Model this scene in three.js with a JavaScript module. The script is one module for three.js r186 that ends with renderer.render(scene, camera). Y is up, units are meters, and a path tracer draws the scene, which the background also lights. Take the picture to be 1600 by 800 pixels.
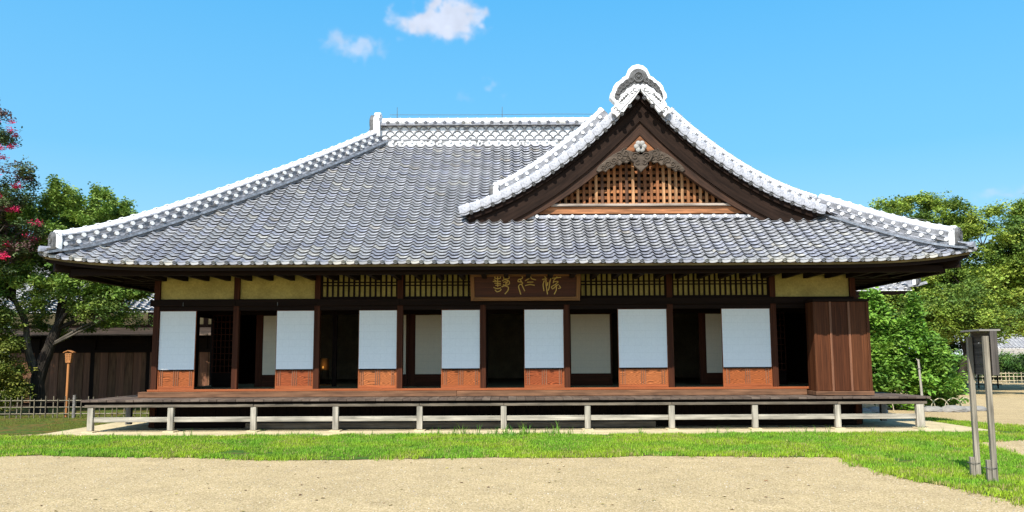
import * as THREE from 'three';
import { mergeGeometries, toCreasedNormals } from 'three/addons/utils/BufferGeometryUtils.js';
import { RoundedBoxGeometry } from 'three/addons/geometries/RoundedBoxGeometry.js';

// ------------------------------------------------------------------ camera, sky, sun, exposure
const scene = new THREE.Scene();
const camera = new THREE.PerspectiveCamera(33.0, 2, 0.1, 2000);
camera.rotation.order = 'YXZ';
camera.position.set(0, 1.5, 18.9);
camera.rotation.set(6.76 * Math.PI / 180, 0, -0.27 * Math.PI / 180);

const EXPOSURE = 1.7;
const SUN_DIR = new THREE.Vector3(-0.42, 1.55, 1.3).normalize();
const sun = new THREE.DirectionalLight(new THREE.Color().setRGB(1, 0.955, 0.87), 4.9);
sun.position.copy(SUN_DIR).multiplyScalar(60);
sun.castShadow = true;
sun.shadow.mapSize.set(4096, 4096);
Object.assign(sun.shadow.camera, { left: -32, right: 32, top: 32, bottom: -32, near: 1, far: 160 });
sun.shadow.radius = 1;
scene.add(sun, sun.target);

// seeded random numbers and noise
function rng(seed) { let a = seed >>> 0; return () => { a = (a + 0x6D2B79F5) | 0; let t = Math.imul(a ^ (a >>> 15), 1 | a); t = (t + Math.imul(t ^ (t >>> 7), 61 | t)) ^ t; return ((t ^ (t >>> 14)) >>> 0) / 4294967296; }; }
function hash2(x, y, s) { let h = (x * 374761393 + y * 668265263 + s * 2147483647) | 0; h = Math.imul(h ^ (h >>> 13), 1274126177); h ^= h >>> 16; return (h >>> 0) / 4294967296; }
function vnoise(x, y, s = 0, px = 0, py = 0) {            // value noise, periodic when px, py are given
  const xi = Math.floor(x), yi = Math.floor(y), fx = x - xi, fy = y - yi;
  const w = (a, p) => p ? ((a % p) + p) % p : a;
  const u = fx * fx * (3 - 2 * fx), v = fy * fy * (3 - 2 * fy);
  const a = hash2(w(xi, px), w(yi, py), s), b = hash2(w(xi + 1, px), w(yi, py), s), c = hash2(w(xi, px), w(yi + 1, py), s), d = hash2(w(xi + 1, px), w(yi + 1, py), s);
  return a + (b - a) * u + (c - a) * v + (a - b - c + d) * u * v;
}
function fbm(x, y, s = 0, o = 4, px = 0, py = 0) { let t = 0, m = 0.5, n = 0; for (let i = 0; i < o; i++) { t += m * vnoise(x, y, s + i * 17, px, py); n += m; x *= 2; y *= 2; px *= 2; py *= 2; m *= 0.5; } return t / n; }
const sstep = (a, b, x) => { const t = Math.min(1, Math.max(0, (x - a) / (b - a))); return t * t * (3 - 2 * t); };

// the sky: clear blue paling towards the horizon, with two small puffs of cloud and some wisps
{
  const W = 4096, H = 2048, data = new Float32Array(W * H * 4);
  const k = 1 / EXPOSURE;
  const stops = [[-90, [0.30, 0.30, 0.28]], [-1, [0.33, 0.55, 0.80]], [0, [1.0, 1.10, 1.20]], [4, [0.68, 0.95, 1.14]], [8, [0.37, 0.76, 1.08]], [13, [0.225, 0.65, 1.05]], [24, [0.118, 0.525, 1.0]], [45, [0.075, 0.37, 0.83]], [90, [0.05, 0.26, 0.68]]];
  for (let j = 0; j < H; j++) {
    const el = (j + 0.5) / H * 180 - 90;
    let i = 0; while (i < stops.length - 2 && el > stops[i + 1][0]) i++;
    const f = Math.min(1, Math.max(0, (el - stops[i][0]) / (stops[i + 1][0] - stops[i][0])));
    const c = [0, 1, 2].map(q => (stops[i][1][q] + (stops[i + 1][1][q] - stops[i][1][q]) * f) * k);
    // clear-sky scattering: the air is brighter and whiter towards the sun (CIE indicatrix, c = 5, d = -2.5, e = 0.3)
    const er = el * Math.PI / 180, lum = 0.2126 * c[0] + 0.7152 * c[1] + 0.0722 * c[2];
    for (let x = 0; x < W; x++) {
      const o = (j * W + x) * 4, lon = ((x + 0.5) / W * 2 - 1) * Math.PI;
      const cs = Math.cos(er) * Math.cos(lon) * SUN_DIR.x + Math.sin(er) * SUN_DIR.y + Math.cos(er) * Math.sin(lon) * SUN_DIR.z;
      const pk = el > 0 ? (5 * Math.exp(-2.5 * Math.acos(Math.max(-1, Math.min(1, cs)))) - 0.05) / 1.05 : 0, ray = el > 0 ? (1 + 0.3 * cs * cs) / 1.05 : 1;
      for (let q = 0; q < 3; q++) data[o + q] = c[q] * ray + pk * lum * [0.95, 1.0, 1.12][q];
      data[o + 3] = 1;
    }
  }
  // clouds: [azimuth, elevation of the centre, lobes [dx, dy, rx, ry, weight] in degrees, density]
  const clouds = [
    [-5.05, 21.9, [[0, 0, 1.8, 0.85, 1], [-1.1, -0.15, 1.6, 0.7, 0.95], [-0.2, 0.75, 0.75, 0.9, 0.9], [1.35, 0.5, 1.2, 1.0, 1], [1.0, -0.3, 1.5, 0.8, 0.95], [2.6, 0.3, 0.6, 0.75, 0.7], [-2.3, 0.1, 1.0, 0.4, 0.6], [0.3, -1.0, 0.6, 0.5, 0.45], [-2.9, 0.5, 0.3, 0.5, 0.4]], 1.0],
    [-10.6, 20.1, [[0.3, 0, 1.2, 0.65, 0.85], [-0.8, 0.25, 1.1, 0.65, 0.65], [1.2, 0.1, 1.0, 0.5, 0.5], [-0.7, -0.6, 1.0, 0.4, 0.45]], 0.6],
    [-1.6, 18.0, [[0, 0, 0.7, 0.3, 0.5], [-1.4, -0.9, 0.5, 0.6, 0.4], [0.9, -0.7, 0.3, 0.4, 0.3]], 0.4],
    [32.5, 9.6, [[0, 0, 2.4, 0.4, 0.6], [-2.5, -0.3, 1.8, 0.3, 0.5], [3, 0.2, 2, 0.5, 0.7]], 0.6],
    [95, 24, [[0, 0, 3, 1.1, 1], [2.5, 0.6, 1.8, 1, 0.8]], 0.8], [-120, 30, [[0, 0, 3, 1.2, 1], [-2.4, 0.3, 1.8, 0.8, 0.8]], 0.8], [165, 27, [[0, 0, 2.6, 1, 0.9]], 0.7],
  ];
  clouds.forEach(([az, el, lobes, dens], ci) => {
    // azimuth is measured from -z towards +x; texture longitude is atan2(z, x)
    const lon0 = Math.atan2(-Math.cos(az * Math.PI / 180), Math.sin(az * Math.PI / 180)) * 180 / Math.PI;
    const jx = (lon0 + 180) / 360 * W, jy = (el + 90) / 180 * H, R = Math.round(8 / 360 * W);
    for (let y = Math.round(jy - R * 0.6); y < jy + R * 0.6; y++) for (let xx = Math.round(jx - R); xx < jx + R; xx++) {
      const dx0 = (xx + 0.5 - jx) / W * 360 * Math.cos(el * Math.PI / 180), dy0 = (y + 0.5 - jy) / H * 180;
      const wx = (fbm(dx0 * 1.6 + 31, dy0 * 1.6 + 7, 5 + ci, 5) - 0.5) * 1.5, wy = (fbm(dx0 * 1.6 + 3, dy0 * 1.6 + 57, 9 + ci, 5) - 0.5) * 1.2;
      let d = 0;
      for (const [lx, ly, rx, ry, w] of lobes) { const q = ((dx0 + wx - lx) / rx) ** 2 + ((dy0 + wy - ly) / ry) ** 2; d = Math.max(d, w * Math.exp(-q * 0.9)) + 0.18 * w * Math.exp(-q); }
      const fine = fbm(dx0 * 3.2 + 11, dy0 * 4.2, 23 + ci, 5);
      let a = sstep(0.16, 1.02, d * (0.62 + 0.75 * fine)) * dens;
      if (a <= 0.002) continue;
      const o = (y * W + ((xx + W) % W)) * 4, b = (0.76 + 0.24 * fbm(dx0 * 1.5 + 5, dy0 * 1.5 + 2, 77, 4)) * k;
      data[o] += (0.79 * b * 1.02 - data[o]) * a; data[o + 1] += (0.86 * b * 1.05 - data[o + 1]) * a; data[o + 2] += (1.05 * b * 1.05 - data[o + 2]) * a;
    }
  });
  const sky = new THREE.DataTexture(data, W, H, THREE.RGBAFormat, THREE.FloatType);
  sky.mapping = THREE.EquirectangularReflectionMapping; sky.magFilter = THREE.LinearFilter; sky.minFilter = THREE.LinearFilter; sky.needsUpdate = true;
  scene.background = sky; scene.environment = sky;
}

const renderer = new THREE.WebGLRenderer({ antialias: true });
renderer.setSize(1024, 512);
renderer.toneMapping = THREE.LinearToneMapping;
renderer.toneMappingExposure = EXPOSURE;
renderer.shadowMap.enabled = true;

// ------------------------------------------------------------------ helpers
const V = (x, y, z) => new THREE.Vector3(x, y, z);
const taken = {};
function numbered(name) { if (!(name in taken)) { taken[name] = 0; return name; } taken[name]++; return name + '_' + String(taken[name]).padStart(3, '0'); }
function mesh(name, geo, mat, parent) { const m = new THREE.Mesh(geo, mat); m.name = name; m.castShadow = m.receiveShadow = true; parent.add(m); return m; }
function group(name, parent) { const g = new THREE.Group(); g.name = name; parent.add(g); return g; }
function thing(name, label, category, pos = [0, 0, 0], turn = 0, grp) {
  const g = new THREE.Group(); g.name = numbered(name); g.position.set(...pos); g.rotation.y = turn; scene.add(g);
  g.userData = { label, category }; if (grp) g.userData.group = grp; return g;
}
function structure(name, geo, mat) { const m = mesh(name, geo, mat, scene); m.userData.kind = 'structure'; return m; }
const R0 = rng(7);

// uv in metres: u runs with the grain (longest side), offset at random
function metreUV(g, axis, off = [R0() * 7, R0() * 7]) {
  g.computeBoundingBox();
  const s = g.boundingBox.getSize(V(0, 0, 0)).toArray();
  const L = axis ?? (s[0] >= s[1] && s[0] >= s[2] ? 0 : s[1] >= s[2] ? 1 : 2);
  const p = g.attributes.position, n = g.attributes.normal, uv = new Float32Array(p.count * 2);
  for (let i = 0; i < p.count; i++) {
    const c = [p.getX(i), p.getY(i), p.getZ(i)], m = [Math.abs(n.getX(i)), Math.abs(n.getY(i)), Math.abs(n.getZ(i))];
    const N = m[0] > m[1] && m[0] > m[2] ? 0 : m[1] > m[2] ? 1 : 2;
    let a, b;
    if (N === L) { [a, b] = [0, 1, 2].filter(k => k !== L); } else { a = L; b = 3 - L - N; }
    uv[i * 2] = c[a] + off[0]; uv[i * 2 + 1] = c[b] + off[1];
  }
  g.setAttribute('uv', new THREE.BufferAttribute(uv, 2));
  return g;
}
function box(x0, x1, y0, y1, z0, z1, bev = 0) {
  const w = x1 - x0, h = y1 - y0, d = z1 - z0;
  const g = bev ? new RoundedBoxGeometry(w, h, d, 1, bev) : new THREE.BoxGeometry(w, h, d);
  g.translate((x0 + x1) / 2, (y0 + y1) / 2, (z0 + z1) / 2);
  return metreUV(g);
}
// a straight bar of rectangular section between two points
function bar(a, b, w, h, bev = 0) {
  const len = a.distanceTo(b), g = bev ? new RoundedBoxGeometry(w, h, len, 1, bev) : new THREE.BoxGeometry(w, h, len);
  metreUV(g, 2);
  const m = new THREE.Matrix4().lookAt(b, a, V(0, 1, 0)); m.setPosition(a.clone().add(b).multiplyScalar(0.5));
  return g.applyMatrix4(m);
}
// sweep a closed section [[side, up], ...] along a path of {p, s, u}
function sweep(path, section, caps = true) {
  const pos = [], uv = [], n = section.length; let len = 0;
  const at = (i, k) => { const q = path[i], [s, u] = typeof section[0] === 'function' ? section[k](i) : section[k]; return q.p.clone().addScaledVector(q.s, s).addScaledVector(q.u, u); };
  const quad = (a, b, c, d, ua, ub, va, vb) => { for (const [q, x, y] of [[a, ua, va], [b, ub, va], [c, ub, vb], [a, ua, va], [c, ub, vb], [d, ua, vb]]) { pos.push(q.x, q.y, q.z); uv.push(x, y); } };
  for (let i = 0; i + 1 < path.length; i++) {
    const l2 = len + path[i].p.distanceTo(path[i + 1].p); let v = 0;
    for (let k = 0; k < n; k++) { const k2 = (k + 1) % n, a = at(i, k), b = at(i + 1, k), c = at(i + 1, k2), d = at(i, k2), v2 = v + a.distanceTo(d); quad(a, b, c, d, len, l2, v, v2); v = v2; }
    len = l2;
  }
  if (caps) for (const i of [0, path.length - 1]) { const sec = section.map((_, k) => at(i, k)), c = sec.reduce((t, q) => t.add(q), V(0, 0, 0)).divideScalar(n); for (let k = 0; k < n; k++) { const a = sec[k], b = sec[(k + 1) % n]; for (const q of i ? [c, a, b] : [c, b, a]) { pos.push(q.x, q.y, q.z); uv.push(q.x, q.y); } } }
  const g = new THREE.BufferGeometry();
  g.setAttribute('position', new THREE.Float32BufferAttribute(pos, 3)); g.setAttribute('uv', new THREE.Float32BufferAttribute(uv, 2));
  g.computeVertexNormals(); return g;
}
const rect = (s0, s1, u0, u1) => [[s0, u0], [s1, u0], [s1, u1], [s0, u1]];
const arcSection = (r, k = 8, a0 = 0, a1 = Math.PI, sy = 1) => Array.from({ length: k + 1 }, (_, i) => { const a = a0 + (a1 - a0) * i / k; return [r * Math.cos(a), r * Math.sin(a) * sy]; });
function taperTube(pts, r0, r1, seg = 10, rad = 7, wob = 0, seed = 1) {
  const c = new THREE.CatmullRomCurve3(pts), fr = c.computeFrenetFrames(seg, false), rr = rng(seed), path = [];
  const pos = [], uv = [], idx = [];
  const len = c.getLength();
  for (let i = 0; i <= seg; i++) {
    const t = i / seg, p = c.getPointAt(t), r = (r0 + (r1 - r0) * t) * (1 + wob * (rr() - 0.5));
    for (let k = 0; k <= rad; k++) { const a = k / rad * Math.PI * 2, q = p.clone().addScaledVector(fr.normals[i], Math.cos(a) * r).addScaledVector(fr.binormals[i], Math.sin(a) * r); pos.push(q.x, q.y, q.z); uv.push(t * len, k / rad * 6.28 * r0); }
  }
  for (let i = 0; i < seg; i++) for (let k = 0; k < rad; k++) { const a = i * (rad + 1) + k, b = a + rad + 1; idx.push(a, a + 1, b, b, a + 1, b + 1); }
  const g = new THREE.BufferGeometry(); g.setAttribute('position', new THREE.Float32BufferAttribute(pos, 3)); g.setAttribute('uv', new THREE.Float32BufferAttribute(uv, 2)); g.setIndex(idx); g.computeVertexNormals(); return g;
}
const merge = gs => mergeGeometries(gs.map(g => { const q = g.index ? g.toNonIndexed() : g; for (const k of Object.keys(q.attributes)) if (!['position', 'normal', 'uv'].includes(k)) q.deleteAttribute(k); return q; }));
function extrude(pts, depth, bevel = 0, seg = 1) {
  const s = !Array.isArray(pts) ? pts : new THREE.Shape(pts.map(p => new THREE.Vector2(p[0], p[1])));
  return new THREE.ExtrudeGeometry(s, { depth, bevelEnabled: bevel > 0, bevelSize: bevel, bevelThickness: bevel, bevelSegments: seg, curveSegments: 8, steps: 1 });
}

// ------------------------------------------------------------------ textures and materials
function tex(w, h, f, repeat, srgb = true) {
  const d = new Uint8Array(w * h * 4);
  for (let y = 0; y < h; y++) for (let x = 0; x < w; x++) { const c = f(x / w, y / h, x, y), o = (y * w + x) * 4; const g = typeof c === 'number'; for (let k = 0; k < 3; k++) d[o + k] = Math.max(0, Math.min(255, 255 * (g ? c : c[k]))); d[o + 3] = 255; }
  const t = new THREE.DataTexture(d, w, h); t.wrapS = t.wrapT = THREE.RepeatWrapping; t.magFilter = THREE.LinearFilter; t.minFilter = THREE.LinearMipmapLinearFilter; t.generateMipmaps = true;
  if (srgb) t.colorSpace = THREE.SRGBColorSpace; t.repeat.set(...repeat); t.needsUpdate = true; return t;
}
// straight grain: 2 m long, 0.5 m wide
const grainF = (u, v) => { const w = fbm(u * 3, v * 4, 3, 3, 3, 4) * 0.9; const s = fbm(u * 4, v * 64 + 0, 5, 3, 4, 64), s2 = fbm(u * 2, (v * 24 + w * 2), 8, 3, 2, 0), k = fbm(u * 10, v * 150, 11, 2, 10, 150); return 0.42 + 0.30 * s + 0.28 * s2 + 0.22 * k; };
const grainT = tex(512, 512, (u, v) => Math.min(1, grainF(u, v)), [0.5, 2]);
const grainB = tex(512, 512, (u, v) => grainF(u, v), [0.5, 2], false);
// flat sawn board: nested flame figure, 1.2 m by 0.4 m
const flameF = (u, v) => { const d = Math.abs(v - 0.5) * 2, q = Math.sin(u * Math.PI * 2) * 0.5 + 0.5; const r = d * 3.2 + q * 1.6 + fbm(u * 4, v * 5, 2, 3, 4, 5) * 1.3; const ring = Math.abs((r * 2.6) % 1 - 0.5) * 2; return 0.42 + 0.56 * Math.pow(ring, 0.7) * (0.7 + 0.3 * fbm(u * 24, v * 90, 6, 2, 24, 90)); };
const flameT = tex(512, 256, flameF, [1 / 1.2, 2.5]);
const weatherF = (u, v) => { const s = fbm(u * 4, v * 90, 15, 3, 4, 90), b = fbm(u * 6, v * 6, 19, 4, 6, 6); return 0.34 + 0.42 * s + 0.42 * b; };
const weatherT = tex(512, 512, (u, v) => { const t = Math.min(1, weatherF(u, v)); return [t, t * 0.985, t * 0.96]; }, [0.5, 2]);
const mottleT = tex(512, 512, (u, v) => 0.70 + 0.22 * fbm(u * 6, v * 6, 31, 4, 6, 6) + 0.14 * fbm(u * 60, v * 60, 37, 2, 60, 60), [0.6, 0.6]);
const limeT = tex(512, 512, (u, v) => { const s = fbm(u * 5, v * 5, 141, 4, 5, 5), t = fbm(u * 26, v * 26, 143, 3, 26, 26), k = hash2(Math.floor(u * 128), Math.floor(v * 128), 9); return 1.0 - 0.55 * sstep(0.56, 0.78, s * 0.6 + t * 0.45) - (k > 0.97 ? 0.18 : 0) - 0.10 * t; }, [0.9, 0.9]);
const mottleB = tex(256, 256, (u, v) => fbm(u * 20, v * 20, 41, 4, 20, 20), [0.8, 0.8], false);
const tileT = tex(256, 256, (u, v) => 0.56 + 0.34 * fbm(u * 8, v * 8, 51, 4, 8, 8) + 0.30 * (fbm(u * 40, v * 40, 57, 2, 40, 40) - 0.35), [1.3, 1.3]);
const barkT = tex(256, 256, (u, v) => 0.35 + 0.8 * fbm(u * 4, v * 16, 61, 4, 4, 16), [1, 2]);
const std = (rgb, o = {}) => { const m = new THREE.MeshPhysicalMaterial({ roughness: 0.8, specularIntensity: 0.45, side: THREE.DoubleSide, ...o }); m.color.setRGB(...rgb); return m; };
const M = {
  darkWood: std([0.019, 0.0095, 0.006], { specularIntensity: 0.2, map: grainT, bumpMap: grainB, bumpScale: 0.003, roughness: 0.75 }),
  column: std([0.082, 0.024, 0.0095], { specularIntensity: 0.25, map: grainT, bumpMap: grainB, bumpScale: 0.003, roughness: 0.7 }),
  redWood: std([0.38, 0.11, 0.038], { specularIntensity: 0.25, map: grainT, bumpMap: grainB, bumpScale: 0.002, roughness: 0.6 }),
  panelWood: [[0.52, 0.145, 0.042], [0.44, 0.105, 0.033], [0.60, 0.19, 0.06]].map(c => std(c, { specularIntensity: 0.25, map: flameT, bumpMap: flameT, bumpScale: 0.003, roughness: 0.6 })),
  sillWood: std([0.24, 0.12, 0.065], { map: weatherT, bumpMap: grainB, bumpScale: 0.004 }),
  boxWood: [[0.11, 0.035, 0.013], [0.09, 0.028, 0.0105], [0.125, 0.042, 0.016]].map(c => std(c, { specularIntensity: 0.25, map: grainT, bumpMap: grainB, bumpScale: 0.003, roughness: 0.65 })),
  batten: std([0.27, 0.115, 0.06], { map: grainT, bumpMap: grainB, bumpScale: 0.003, roughness: 0.65 }),
  deck: [[0.165, 0.12, 0.095], [0.19, 0.14, 0.11], [0.145, 0.105, 0.085], [0.205, 0.155, 0.125]].map(c => std(c, { map: weatherT, bumpMap: grainB, bumpScale: 0.004 })),
  greyWood: std([0.52, 0.48, 0.405], { map: weatherT, bumpMap: grainB, bumpScale: 0.004 }),
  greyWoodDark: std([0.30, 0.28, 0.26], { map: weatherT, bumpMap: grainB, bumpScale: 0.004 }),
  edgeWood: std([0.21, 0.175, 0.135], { map: weatherT, bumpMap: grainB, bumpScale: 0.005 }),
  slat: [[0.52, 0.23, 0.095], [0.38, 0.155, 0.066], [0.18, 0.088, 0.05], [0.62, 0.34, 0.17]].map(c => std(c, { map: weatherT, bumpMap: grainB, bumpScale: 0.003 })),
  gableSill: std([0.50, 0.42, 0.36], { map: weatherT, bumpMap: grainB, bumpScale: 0.004 }),
  gableBeam: std([0.55, 0.24, 0.11], { map: weatherT, bumpMap: grainB, bumpScale: 0.004 }),
  barge: std([0.030, 0.017, 0.012], { specularIntensity: 0.2, map: weatherT, bumpMap: grainB, bumpScale: 0.006 }),
  trim: std([0.070, 0.034, 0.020], { map: weatherT, bumpMap: grainB, bumpScale: 0.006 }),
  carve: std([0.125, 0.095, 0.072], { map: weatherT, bumpMap: mottleB, bumpScale: 0.006 }),
  boss: std([0.40, 0.38, 0.35], { map: mottleT }),
  eaveBoard: std([0.36, 0.27, 0.12], { map: weatherT }),
  cream: std([0.56, 0.44, 0.135], { map: mottleT, bumpMap: mottleB, bumpScale: 0.002, roughness: 0.95 }),
  gableWall: std([0.05, 0.03, 0.02], { map: grainT, roughness: 0.95 }),
  innerWall: std([0.46, 0.38, 0.23], { map: mottleT, roughness: 0.95 }),
  tatami: std([0.36, 0.31, 0.16], { map: grainT, roughness: 0.9 }),
  plaster: std([0.82, 0.81, 0.79], { map: limeT, bumpMap: mottleB, bumpScale: 0.004, roughness: 0.85 }),
  ridgeTile: std([0.56, 0.56, 0.60], { map: tileT, roughness: 0.5 }),
  capTile: std([0.66, 0.66, 0.69], { map: limeT, roughness: 0.55 }),
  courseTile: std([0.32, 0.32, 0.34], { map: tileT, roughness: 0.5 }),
  crestGrey: std([0.17, 0.165, 0.16], { map: tileT, bumpMap: mottleB, bumpScale: 0.006, roughness: 0.6 }),
  flash: std([0.34, 0.37, 0.42], { map: tileT, roughness: 0.45 }),
  roofBoards: std([0.14, 0.105, 0.08], { map: grainT, roughness: 0.9 }),
  gold: std([0.52, 0.36, 0.11], { metalness: 0.45, roughness: 0.45 }),
  plaque: std([0.095, 0.024, 0.009], { map: grainT, roughness: 0.5 }),
  plaqueRim: std([0.30, 0.13, 0.040], { map: grainT, roughness: 0.5 }),
  orangePost: std([0.50, 0.20, 0.06], { map: grainT, roughness: 0.7 }),
  bamboo: [[0.22, 0.185, 0.12], [0.17, 0.14, 0.095], [0.27, 0.225, 0.15]].map(c => std(c, { map: grainT, roughness: 0.6 })),
  paleBamboo: std([0.66, 0.56, 0.38], { map: grainT, roughness: 0.6 }),
  bark: std([0.055, 0.043, 0.032], { map: barkT, bumpMap: barkT, bumpScale: 0.03, roughness: 0.95 }),
  paleBark: std([0.15, 0.125, 0.095], { map: barkT, bumpMap: barkT, bumpScale: 0.015, roughness: 0.95 }),
  stone: std([0.30, 0.28, 0.25], { map: mottleT, bumpMap: mottleB, bumpScale: 0.02, roughness: 0.9 }),
  apron: std([0.60, 0.49, 0.29], { map: mottleT, bumpMap: mottleB, bumpScale: 0.01, roughness: 0.95 }),
  wire: std([0.12, 0.12, 0.11], { metalness: 0.6, roughness: 0.5 }),
};
// washi with the overlaps of its sheets, laid like courses
const paperT = tex(512, 512, (u, v, x, y) => { const row = Math.floor(v * 8), fx = (u * 4 + (row % 2) * 0.5) % 1, fy = (v * 8) % 1; const seam = Math.min(Math.min(fx, 1 - fx) / 4 * 512, Math.min(fy, 1 - fy) / 8 * 512); const f = fbm(u * 40, v * 40, 71, 3, 40, 40); return (seam < 2.0 ? 0.952 : 0.985) - 0.035 * f; }, [1 / 1.0, 1 / 1.28]);
M.paper = new THREE.MeshPhysicalMaterial({ color: new THREE.Color().setRGB(0.93, 0.92, 0.90), map: paperT, roughness: 1, transmission: 0.1, thickness: 0, specularIntensity: 0.2, side: THREE.DoubleSide });

M.agedPaper = M.paper.clone(); M.agedPaper.color.setRGB(0.88, 0.79, 0.60);

// ------------------------------------------------------------------ the ground
{
  const sandF = (u, v) => { const a = fbm(u * 12, v * 12, 81, 4, 12, 12), b = hash2(Math.floor(u * 1024), Math.floor(v * 1024), 5), c = vnoise(u * 340, v * 340, 85, 340, 340); const g = 0.70 + 0.09 * (a - 0.5) + 0.22 * (b - 0.5) + 0.28 * (c - 0.5); const dark = b > 0.985 ? 0.62 : 1; return [g * 1.0 * dark, g * (0.955 + 0.05 * (b - 0.5)) * dark, g * (0.86 + 0.12 * (c - 0.5)) * dark]; };
  const sandT = tex(1024, 1024, sandF, [1 / 4, 1 / 4]);
  const sandB = tex(1024, 1024, (u, v) => 0.5 * vnoise(u * 340, v * 340, 85, 340, 340) + 0.35 * hash2(Math.floor(u * 1024), Math.floor(v * 1024), 5) + 0.10 * fbm(u * 9, v * 9, 87, 3, 9, 9), [1 / 4, 1 / 4], false);
  const N = 160, S = 500, pos = [], uv = [], idx = [];
  const map = t => Math.sign(t) * (Math.abs(t) ** 2.6) * S;
  for (let j = 0; j <= N; j++) for (let i = 0; i <= N; i++) {
    const x = map(i / N * 2 - 1), z = map(j / N * 2 - 1) + 8; pos.push(x, 0, z); uv.push(x, -z);
  }
  for (let j = 0; j < N; j++) for (let i = 0; i < N; i++) { const a = j * (N + 1) + i, b = a + N + 1; idx.push(a, b, a + 1, b, b + 1, a + 1); }
  const g = new THREE.BufferGeometry(); g.setAttribute('position', new THREE.Float32BufferAttribute(pos, 3)); g.setAttribute('uv', new THREE.Float32BufferAttribute(uv, 2)); g.setIndex(idx); g.computeVertexNormals();
  M.sand = std([0.80, 0.655, 0.425], { map: sandT, bumpMap: sandB, bumpScale: 0.008, roughness: 0.97 });
  structure('ground', g, M.sand);
}
function sheet(name, pts, y, mat) {
  const s = new THREE.Shape(pts.map(p => new THREE.Vector2(p[0], -p[1]))), g = new THREE.ShapeGeometry(s); g.rotateX(-Math.PI / 2); g.translate(0, y, 0);
  const p = g.attributes.position, uv = g.attributes.uv; for (let i = 0; i < p.count; i++) uv.setXY(i, p.getX(i), p.getZ(i));
  return structure(name, g, mat);
}
const wob = (t, s, a) => (fbm(t * 0.8 + 40, s * 3.3, 101, 4) - 0.5) * a;
// lawn: a strip before the hall that turns towards the camera on the right and runs on round the corner
const LAWN = [];
{
  const edge = [];
  for (let x = -24; x <= 4.7; x += 0.3) edge.push([x, 5.48 + (x < -4 ? (x + 4) * 0.12 : 0) + wob(x, 1, 0.7)]);
  for (let z = 5.6; z <= 15; z += 0.3) edge.push([4.95 + (z > 8 ? (z - 8) * 0.16 : 0) + wob(z, 2, 0.5), z]);
  for (let z = 15; z >= 6.4; z -= 0.3) edge.push([7.35 + wob(z, 3, 0.4), z]);
  edge.push([7.6, 5.6], [7.75, 4.6], [7.78, 3.75], [8.2, 3.45], [9.2, 3.05], [10.2, 2.6], [14, 1.9], [19, 1.4], [19, -0.6], [14, 0.0], [10.9, 0.5], [10.5, -0.6], [10.2, -1.8], [9.9, -2.5], [9.6, -2.4]);
  edge.push([9.6, 1.62], [-10.2, 1.62], [-10.4, 1.8], [-24, 1.8]);
  LAWN.push(...edge);
}
const inPoly = (x, z, P) => { let c = false; for (let i = 0, j = P.length - 1; i < P.length; j = i++) { const [a, b] = P[i], [d, e] = P[j]; if ((b > z) !== (e > z) && x < (d - a) * (z - b) / (e - b) + a) c = !c; } return c; };
const soilT = tex(512, 512, (u, v) => { const a = fbm(u * 8, v * 8, 111, 4, 8, 8), b = fbm(u * 60, v * 60, 113, 2, 60, 60); const t = 0.45 + 0.5 * b; return a > 0.5 ? [t * 0.62, t * 0.80, t * 0.30] : [t * 0.85, t * 0.78, t * 0.45]; }, [0.5, 0.5]);
M.lawnSoil = std([0.22, 0.30, 0.14], { map: soilT, roughness: 1 });
M.moss = std([0.30, 0.27, 0.14], { map: soilT, bumpMap: mottleB, bumpScale: 0.03, roughness: 1 });
sheet('lawn', LAWN, 0.008, M.lawnSoil);
{
  const P = [[-40, 1.6], [-10.6, 1.6], [-9.6, 0.6], [-9.6, -12], [-40, -14]];
  sheet('mossy_ground', P, 0.006, M.moss);
}
structure('stone_apron', (() => { const g = box(-9.4, 9.5, -0.2, 0.045, -9.5, 1.68, 0.02); return g; })(), M.apron);

// ------------------------------------------------------------------ roof geometry of the hall
const XL = -9.4, XR = 9.2, ZF = 1.8, ZB = -10, GC = 2.88, RIDGE_Z = -4.1, DM = 5.9;
const Y = d => 3.42 + 0.55 * d + 0.0196 * d * d;
const G = s => 7.50 - 1.093 * s + 0.1017 * s * s;              // upper roof of the gabled wing, s from its ridge
const lift = (a, lo, hi, d) => { const t = Math.max(0, Math.max(lo + 4.0 - a, a - (hi - 4.0)) / 4.0); return 0.20 * t * t * t * t * Math.max(0, 1 - d / 2.6) ** 2; };
const surf = {
  front: (a, d) => V(a, Y(d) + lift(a, XL, XR, d), ZF - d),
  side: (a, d) => V(XL + d, Y(d) + lift(a, ZB, ZF, d), a),
  wing: (a, d) => V(XR - d, (d < 2.6 ? Y(d) : Math.max(G(XR - d - GC), 0)) + lift(a, ZB, ZF, d), a),
  wingInner: (a, s) => V(GC - s, G(s), a),
};
const deckMesh = (f, lo, hi, d0, d1, n = 16, k = 24, drop = 0.05) => {
  const pos = [], idx = [];
  for (let i = 0; i <= n; i++) { const d = d0 + (d1 - d0) * i / n, A = lo(d), B = hi(d); for (let j = 0; j <= k; j++) { const p = f(A + (B - A) * j / k, d); pos.push(p.x, p.y - drop, p.z); } }
  for (let i = 0; i < n; i++) for (let j = 0; j < k; j++) { const a = i * (k + 1) + j, b = a + k + 1; idx.push(a, a + 1, b, b, a + 1, b + 1); }
  const g = new THREE.BufferGeometry(); g.setAttribute('position', new THREE.Float32BufferAttribute(pos, 3)); g.setIndex(idx); g.computeVertexNormals(); g.setAttribute('uv', new THREE.Float32BufferAttribute(new Float32Array(pos.length / 3 * 2), 2)); return g;
};

const hall = thing('hall', 'long wooden hall with grey tiled hip roof, lattice gable, paper doors and veranda', 'hall');
const roof = group('roof', hall);

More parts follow.
